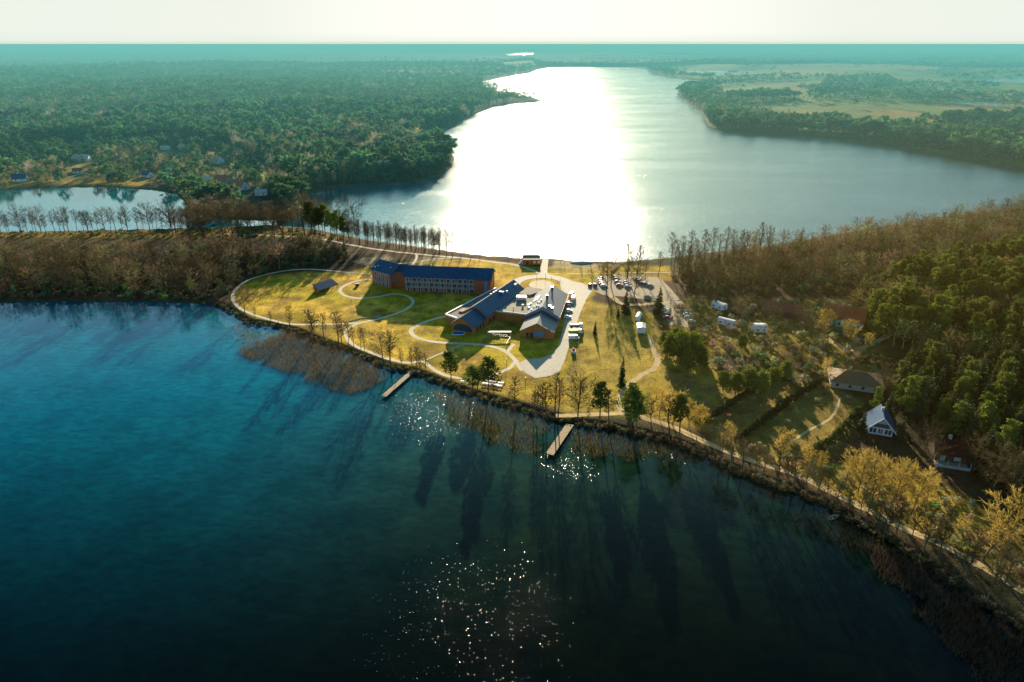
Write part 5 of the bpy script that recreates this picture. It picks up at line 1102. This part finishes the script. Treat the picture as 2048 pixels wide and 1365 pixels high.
# along the near shore, from the left
one('oak', 490, 627, 579, 'dark round crowned bare tree at the left end of the loop path', None, 1.15)
one('alder', 511, 640, 614, 'short thin bare stem on the bay shore right of the round crowned tree')
one('alder', 543, 652, 622, 'slender bare sapling leaning over the bay where the loop path meets the shore')
one('alder', 580, 661, 609, 'bare tree with open crown standing alone at the left of the shore row', None, 1.25)
one('alder', 621, 681, 615, 'darkest dense crowned alder of the left shore row, with bent foot', None, 1.7)
one('alder', 629, 683, 627, 'thin alder close behind the dark dense one on the left shore', None, 1.1)
for u, vb, vt, w_ in ((648, 683, 624, 1.2), (677, 689, 622, 1.4), (684, 692, 633, 1.3), (697, 691, 640, 1.0), (708, 696, 650, 1.0), (722, 700, 651, .9), (729, 702, 655, 1.0)):
    one('alder', u, vb, vt, 'thin bare alder in the loose row between the dark dense alder and gnarled tree', 'alders of the left shore row', w_)
one('oak', 766, 730, 672, 'gnarled bare tree with forked crown, left of the left pier', None, 1.15)
one('alder', 782, 735, 657, 'taller dense bare tree right beside the gnarled one near the left pier', None, 1.5)
one('alder', 803, 738, 693, 'small bare tree between the dense one and the left pier')
for u, vb, vt in ((825, 742, 694), (833, 742, 690), (841, 752, 702), (853, 752, 704)): one('alder', u, vb, vt, 'thin bare tree at the shore end of the left pier', 'trees at the left pier', 1.1)
one('pine', 902, 769, 697, 'leftmost tall dark pine on the near shore, beside the path', None, 1.25)
one('pine', 943, 787, 730, 'lower broad pine standing before the picnic tables', None, 1.7); one('pine', 955, 785, 734, 'slim pine between the broad pine and the tallest one by the picnic tables', None, 1.2)
one('pine', 976, 797, 714, 'tallest dark pine, right of the picnic table pines', None, 1.35)
one('alder', 988, 800, 742, 'bare stem just right of the tallest shore pine')
one('alder', 1030, 829, 753, 'dense narrow bare tree right of the picnic tables', None, 1.3)
for u, vb, vt in ((1067, 838, 776), (1074, 836, 770), (1087, 844, 766), (1094, 842, 762), (1110, 838, 742), (1116, 836, 752)): one('alder', u, vb, vt, 'slim bare tree in the cluster on the bank left of the right pier', 'bare cluster left of the right pier', 1.15)
one('oak', 1156, 843, 757, 'lone broad bare tree with dark trunk above the right pier', None, .95)
one('alder', 1177, 848, 805, 'thin small bare tree right of the lone broad one')
one('pine', 1199, 845, 761, 'pine with pointed crown, left of the two by the sandy track bend', None, 1.2); one('alder', 1218, 853, 777, 'bare tree beside the pine with pointed crown', None, 1.3)
one('pine', 1261, 861, 769, 'large full pine at the track bend above the reeds', None, 1.5); one('pine', 1273, 866, 800, 'small pine at the foot of the large full pine', None, 1.3)
one('oak', 1302, 850, 800, 'leaning bare tree between the large pine and the slim pine'); one('alder', 1339, 868, 790, 'bare tree left of the slim pine on the right shore', None, 1.5); one('pine', 1360, 876, 789, 'slim light green pine at the right of the track', None, 1.15)
one('alder', 1393, 880, 834, 'bare tree standing right after the slim light green pine'); one('alder', 1440, 924, 846, 'single bare tree with tufted top in front of the first hedge', None, 1.1)
g = np.random.default_rng(5)
for i in range(16):                                       # thin trunks along the bank further right
    u = 1465 + i * 21 + g.normal() * 5; vb = np.interp(u, [1440, 1540, 1600, 1660, 1720, 1780], [930, 968, 988, 1014, 1046, 1080]); one('alder', u, vb - 3, vb - 62 - 22 * g.random(), 'thin bare tree on the steep bank right of the right pier, mirrored in the bay', 'bank trees mirrored in the bay', 1.2)
for i in range(14):
    u = 1770 + i * 24 + g.normal() * 8; vb = np.interp(u, [1700, 1780, 1840, 1900, 1960, 2048, 2120], [1035, 1075, 1112, 1150, 1188, 1240, 1290]); one('alder' if i % 3 else 'oak', u, vb + g.normal() * 8, vb - 70 - 50 * g.random(), 'bare tree leaning over the dark brush in the lower right corner', 'bare trees of the lower right shore', .9)
# yellow budding trees lit from behind
for u, vb, vt in ((1716, 985, 898), (1735, 1000, 905), (1757, 990, 915), (1690, 965, 895), (1778, 1020, 925), (1800, 1000, 918), (1822, 1030, 935), (1850, 1025, 945), (1640, 945, 905), (1612, 935, 892)):
    one('bud', u, vb, vt, 'yellow backlit budding tree in the glowing clump between the track and the garden hedges', 'glowing yellow trees above the track', .9)
for u, vb, vt, lb in ((1560, 925, 862, 'pale yellow fan shaped tree before the middle hedge'), (1452, 890, 845, 'low yellow tree at the lower end of the first hedge'), (1400, 865, 815, 'yellowish bushy tree left of the first hedge foot'), (1700, 690, 640, 'yellow birch left in front of the turquoise gabled house'), (1640, 670, 618, 'broad yellow birch left of the red roofed country house'), (1735, 700, 668, 'small golden tree right below the turquoise gable'),
    (1318, 835, 775, 'golden brown tree between the pines of the track bend'), (1345, 850, 780, 'golden tree behind the slim light green pine'), (1378, 855, 800, 'golden brown bushy tree right of the slim light green pine'), (1965, 1120, 990, 'pale bare branching tree before the dark slope at the right')): one('bud', u, vb, vt, lb, None, 1.2)
for u, vb, vt, k, lb in ((1722, 862, 815, 'spruce', 'dark spruce close on the left of the blue cottage'), (1800, 880, 830, 'spruce', 'dark spruce close on the right of the blue cottage'), (1775, 832, 775, 'spruce', 'tall dark spruce behind the blue cottage roof'), (1745, 825, 772, 'lowpine', 'dark pine behind the blue cottage, right of the bungalow corner'),
    (1850, 905, 850, 'oak', 'bare tree between the blue cottage and the porch house'), (1862, 930, 880, 'oak', 'leafless tree before the left corner of the porch house'), (1945, 940, 880, 'oak', 'bare tree over the right end of the porch house'), (1930, 890, 830, 'spruce', 'dark spruce behind the porch house roof'), (1985, 990, 900, 'oak', 'grey bare tree in the dark corner right of the porch house'), (2020, 1020, 920, 'oak', 'wide grey bare tree at the right picture edge below the porch house'),
    (1690, 775, 728, 'oak', 'bare tree before the left end of the bungalow'), (1765, 785, 735, 'oak', 'bare tree before the right end of the bungalow'), (1650, 760, 715, 'bud', 'golden tree left of the bungalow'), (1600, 740, 700, 'oak', 'bare tree above the middle hedge top'), (1545, 650, 605, 'oak', 'bare tree before the dark timber house'), (1600, 655, 612, 'oak', 'leafless tree at the right end of the dark timber house'), (1660, 662, 610, 'oak', 'leafless tree in front of the red roofed country house'), (1480, 640, 600, 'oak', 'bare tree between the arched cabin and the square cabin')):
    one(k, u, vb, vt, lb, None, 1.0)
# dark spruces and evergreens by the car parks
one('spruce', 1251, 628, 577, 'dark conical spruce left in the car park', None, 1.15); one('spruce', 1317, 626, 570, 'darkest conical spruce right in the car park', None, 1.2)
one('spruce', 1243, 771, 711, 'slim dark spruce alone on the striped meadow beside the track', None, .85); one('spruce', 1190, 668, 640, 'small dark conifer on the meadow by the wire fence', None, .9); one('spruce', 1236, 633, 612, 'low dark conifer at the foot of the left car park spruce')
for i, (u, vb, vt) in enumerate([(1338, 720, 668), (1360, 728, 660), (1382, 722, 664), (1350, 700, 655), (1400, 735, 690), (1375, 745, 700), (1328, 700, 662), (1392, 705, 668)]): one('bush', u, vb, vt, 'dense dark evergreen in the round grove below the gravel lot', 'dark evergreen grove below the gravel lot', 1.2)
for i, (u, vb, vt) in enumerate([(1470, 790, 745), (1495, 785, 735), (1520, 790, 742), (1545, 775, 735), (1445, 780, 742), (1570, 760, 722)]): one('bush', u, vb, vt, 'dark evergreen in the clump above the first hedge', 'dark evergreen clump above the hedges', 1.3)
one('bush', 1483, 700, 668, 'light green bushy pine alone right of the dark grove', None, 1.1); one('lowpine', 1436, 538, 508, 'dark pine among the bare trees on the far shore right of the car park'); one('spruce', 1430, 616, 590, 'dark conifer behind the cream roofed cabin'); one('spruce', 1525, 590, 560, 'dark conifer above the dark timber house'); one('spruce', 1455, 600, 575, 'small dark conifer between the cream roofed cabin and the wood')
for u, vb, vt in ((628, 474, 402), (640, 478, 412), (652, 476, 408), (663, 481, 418), (676, 484, 422), (688, 490, 432)): one('pine', u, vb, vt, 'dark pine in the evergreen group on the isthmus left of the hotel', 'isthmus pines', 1.1)
# the row along the back lake
for u, vb, vt in ((1255, 556, 485), (1274, 552, 488), (1316, 553, 500), (1252, 566, 520), (1206, 560, 525), (1222, 575, 520), (1290, 560, 515), (1356, 560, 500), (1372, 555, 498), (1393, 560, 496), (1268, 592, 535), (1213, 588, 530)):
    one('oak' if vb > 562 else 'alder', u, vb, vt, 'tall bare tree standing among the parked cars near the back lake', 'bare trees round the car park', 1.0)
for i in range(15): u = 1338 + i * 14 + g.normal() * 4; vb = 545 - (u - 1338) * .12; one('alder', u, vb + g.normal() * 5, vb - 64 - 20 * g.random(), 'narrow bare alder of the lakeside line right of the car park, dark against the water', 'alder line right of the car park', .9)
for u, vb, vt in ((880, 511, 458), (893, 513, 456), (905, 515, 458), (922, 516, 464), (942, 518, 470), (960, 519, 472), (868, 509, 470)): one('alder', u, vb, vt, 'separate bare tree on the lake bank behind the hotel, cut out against the glare', 'bank trees behind the hotel', 1.0)
one('alder', 1180, 527, 490, 'small bushy tree on the beach by the curved shelter', None, 1.6); one('alder', 1160, 524, 500, 'thin sapling behind the curved beach shelter')
for i in range(60):
    u = 700 + i * 3.1 + g.normal() * 4; vb = np.interp(u, [690, 740, 800, 860, 900], [482, 490, 497, 505, 510]); one('alder', u, vb + g.normal() * 2.5, vb - 38 - 16 * g.random(), 'slim alder in the dense comb of trunks along the back lake left of the glare', 'dense alder comb on the back lake', .95)
for i in range(62):
    u = 5 + i * 10.4 + g.normal() * 4; vb = np.interp(u, [0, 200, 380, 540, 640], [468, 464, 461, 456, 466]); one('alder' if i % 4 else 'oak', u, vb + g.normal() * 2, vb - 38 - 14 * g.random(), 'bare tree in the thin line between the pond and the isthmus track', 'pond line of bare trees', 1.0)

for i in range(34):
    u = 345 + i * 11 + g.normal() * 5; vb = 472 + g.normal() * 6; one('alder' if i % 3 else 'oak', u, vb, vb - 52 - 22 * g.random(), 'tall bare tree of the dense isthmus belt between the pond end and the pines', 'dense belt on the isthmus', 1.05)
# the bare woods: the trees that show largest stand for themselves, the rest is one mass
def free(x, y):
    for kx, ky, kr in KEEP:
        if (x - kx) ** 2 + (y - ky) ** 2 < (kr + 1.5) ** 2: return False
    return True
ROADP = np.vstack([c for c, w_ in ROADS])
bare = [b for b in bare if free(b[0], b[1]) and np.min((ROADP[:, 0] - b[0]) ** 2 + (ROADP[:, 1] - b[1]) ** 2) > 6]
sb = shore(np.array([b[:2] for b in bare])); bare = [b for b, s in zip(bare, sb) if s > 2]
n_bare = sum(1 for o in ONES if o['category'] == 'bare tree')
bare.sort(key=lambda b: depth(b[0], b[1]) / b[2])
room = max(0, 298 - n_bare)
LBL = {'left': ('brown bare tree in the wood on the left half of the isthmus, beside the bay', 'bare wood left'), 'right': ('bare tree in the wood along the back lake right of the car park', 'bare wood right'), 'garden': ('brown bare garden tree between the cabins, the houses and the hedges', 'bare garden trees')}
for i, (x, y, h, reg) in enumerate(bare[:room]):
    if reg == 'garden' and i % 5 < 2: plant('bud', x, y, h, 'golden budding garden tree between the cabins, the houses and the hedges', 'golden garden trees', .95); continue
    plant('oak', x, y, h, LBL[reg][0], LBL[reg][1], .85 if reg != 'garden' else 1.05)
rest = bare[room:]; gm = np.random.default_rng(3); P2 = np.array([b[:2] for b in rest]); hh = np.array([b[2] for b in rest])
isx = (gm.random(len(P2)) < .07); PE = P2[isx]; hE = hh[isx]; P2 = P2[~isx]; hh = hh[~isx]
mass('woodland', [('midspruce', PE, hE, np.full(len(PE), GZ - .1), tint('con', len(PE), gm)), ('mid', P2, hh, np.full(len(P2), GZ - .1), tint('bare', len(P2), gm, .5) * (.3 + 1.1 * fbm(P2, 25, 71))[:, None])], 'closed brown wood of leafless trees behind the single ones on the isthmus', 'woodland')
# undergrowth in the woods and gardens
def undergrowth():
    it = []; gq = np.random.default_rng(9); A = [shrub(840 + i, 70, .3) for i in range(5)]; LOWS['shrub'] = A
    for poly, st, h0, ck, seed in ((LEFT_WOOD, 4.2, 2.6, 'bare', 81), (RIGHT_WOOD, 4.5, 2.6, 'bare', 82), (MIDR, 6.2, 2.6, 'pale', 83), (SHORE_R, 4.6, 2.0, 'pale', 84), (GARDEN, 7, 1.5, 'pale', 85), (ISTHMUS, 5, 2.0, 'bare', 87)):
        p = scatter(poly, st, seed); k = np.array([free(*q) for q in p]) & (shore(p) > .5) & (np.array([np.min((ROADP[:, 0] - q[0]) ** 2 + (ROADP[:, 1] - q[1]) ** 2) for q in p]) > 5); p = p[k]
        c = tint(ck, len(p), gq, .4) * .8; gr = gq.random(len(p)) < .22; c[gr] = tint('pine', gr.sum(), gq) * 1.3; it.append(('shrub', p, h0 * (.5 + .9 * gq.random(len(p))), np.full(len(p), GZ - .2), c))
    # the waterside fringe of the near bank
    b = smoothline(BAY[6:45], 4); t = np.repeat(b, 5, 0) + gq.normal(0, 1.3, (len(b) * 5, 2)); s = shore(t); t = t[(s > -1.5) & (s < 5)]; it.append(('shrub', t, .7 + 1.3 * gq.random(len(t)), np.full(len(t), .1), tint('bare', len(t), gq, .4) * .7))
    mass('undergrowth', it, 'brown scrub and saplings under the bare woods, in the gardens and on the banks', 'undergrowth')
undergrowth()
# conifers of the right hand slope
con = []
for q in scatter(PINE_WOOD, 6.3, 91): con.append((q[0], q[1], 13 + 6 * random.random(), 'lowpine', 'p'))
for q in scatter(SPRUCE_WOOD, 5.6, 92): con.append((q[0], q[1], 11 + 7 * random.random(), 'spruce' if random.random() < .6 else 'lowpine', 's'))
slope = [b for b in con if b[4] == 'p' and fbm(np.array([[b[0], b[1]]]), 38, 15)[0] > .56]; con = [b for b in con if b not in slope]
con = [c for c in con if free(c[0], c[1])]; con.sort(key=lambda b: depth(b[0], b[1]) / b[2])
cnt = {}
LC = {'p': ('olive sunlit pine in the closed pine wood on the right slope', 'pines of the right slope'), 's': ('dark conifer in the shaded wood round the cottages at the right edge', 'dark conifers at the right edge')}
rest = []
for x, y, h, kd, reg in con:
    cat = KIND_INFO[kd][1]; cnt[cat] = cnt.get(cat, sum(1 for o in ONES if o['category'] == cat)) + 1
    if cnt[cat] <= 285: plant(kd, x, y, h, LC[reg][0].replace('conifer', cat.split()[0]), LC[reg][1] + ', ' + cat, 1.15)
    else: rest.append((x, y, h, kd))
if rest:
    for nm, kk in (('pine', 'lowpine'), ('spruce', 'spruce')):
        s = [r for r in rest if r[3] == kk]
        if s: p = np.array([r[:2] for r in s]); mass('woodland', [('mid' + nm, p, np.array([r[2] for r in s]), np.full(len(p), GZ - .1), tint('pine' if nm == 'pine' else 'con', len(p), gm) * np.array((1.5, 1.0, .6)))], f'far rows of the dark {nm} wood on the right slope', 'woodland')

q = np.array([b[:2] for b in slope]); gg = np.random.default_rng(17)
mass('woodland', [('mid', q, 9 + 6 * gg.random(len(q)), np.full(len(q), GZ - .1), tint('pale', len(q), gg, .4) * np.array((.75, .72, .4)))], 'pale olive leafless patches between the pines of the right slope', 'woodland')
# ------------------------------------------------------------------ reeds and brush in the shallow water
def reeds(poly, dens, h, m, label, seed, w_=.09, clump=.0):
    p0 = W(poly); g = np.random.default_rng(seed); lo, hi = p0.min(0), p0.max(0); A = np.prod(hi - lo); p = g.random((int(A * dens), 2)) * (hi - lo) + lo; p = p[inside(p, p0)]
    d_ = dist(p, p0); keep = (fbm(p, 7, seed) * .6 + fbm(p, 2.2, seed + 1) * .4 + smooth(d_, 0, 9) * .34) > (.42 + clump + .15 * g.random(len(p))); p = p[keep]; n = len(p)
    hh = h * (.6 + .6 * g.random(n)); d = np.column_stack([g.normal(0, .22, n), g.normal(0, .22, n), np.ones(n)])
    V, T = slivers(np.column_stack([p, np.full(n, -.2)]), d, hh, w_ * (.7 + .7 * g.random(n)), g); tag(link('reeds', np_mesh('reeds', V, T, m)), label, 'reeds', kind='stuff')
reeds([(468,704),(500,686),(560,664),(600,658),(640,672),(690,698),(740,722),(775,738),(770,760),(740,780),(700,790),(650,780),(600,760),(550,738),(500,722)], 9, 2.3, M_reed, 'wide bed of brown reeds in the bay left of the left pier', 101, .068, -.01)
reeds([(520,655),(600,672),(600,690),(500,700),(470,690),(440,640)], 4, 1.4, mat('pale reed', (.34, .27, .17), .9, .3, .3, trans=.3), 'thin pale reeds in the shallow water along the left lawn', 102, .06, .08)
reeds([(842,760),(900,780),(960,800),(1020,815),(1080,838),(1125,856),(1100,880),(1085,900),(1060,915),(1010,905),(960,880),(910,850),(850,800)], 5, 2.0, M_reed, 'sparse glittering reeds between the two piers', 103, .07, .07)
reeds([(1145,862),(1200,860),(1270,872),(1340,892),(1395,912),(1380,925),(1300,915),(1230,930),(1180,925),(1140,905)], 6, 1.8, M_reed, 'golden reeds in the shallows right of the right pier', 104, .07, .05)
reeds([(1560,1010),(1640,1020),(1720,1062),(1800,1110),(1790,1130),(1700,1110),(1620,1075),(1570,1050)], 4, 1.6, M_reed_dark, 'dark brush standing in the water by the moored boats', 105, .07, .04)
reeds([(1720,1085),(1800,1105),(1900,1170),(2048,1270),(2250,1400),(2250,1600),(2048,1480),(1950,1365),(1850,1250),(1760,1160)], 9, 2.4, M_reed_dark, 'dark tangled brush filling the lower right corner of the bay', 106, .09)
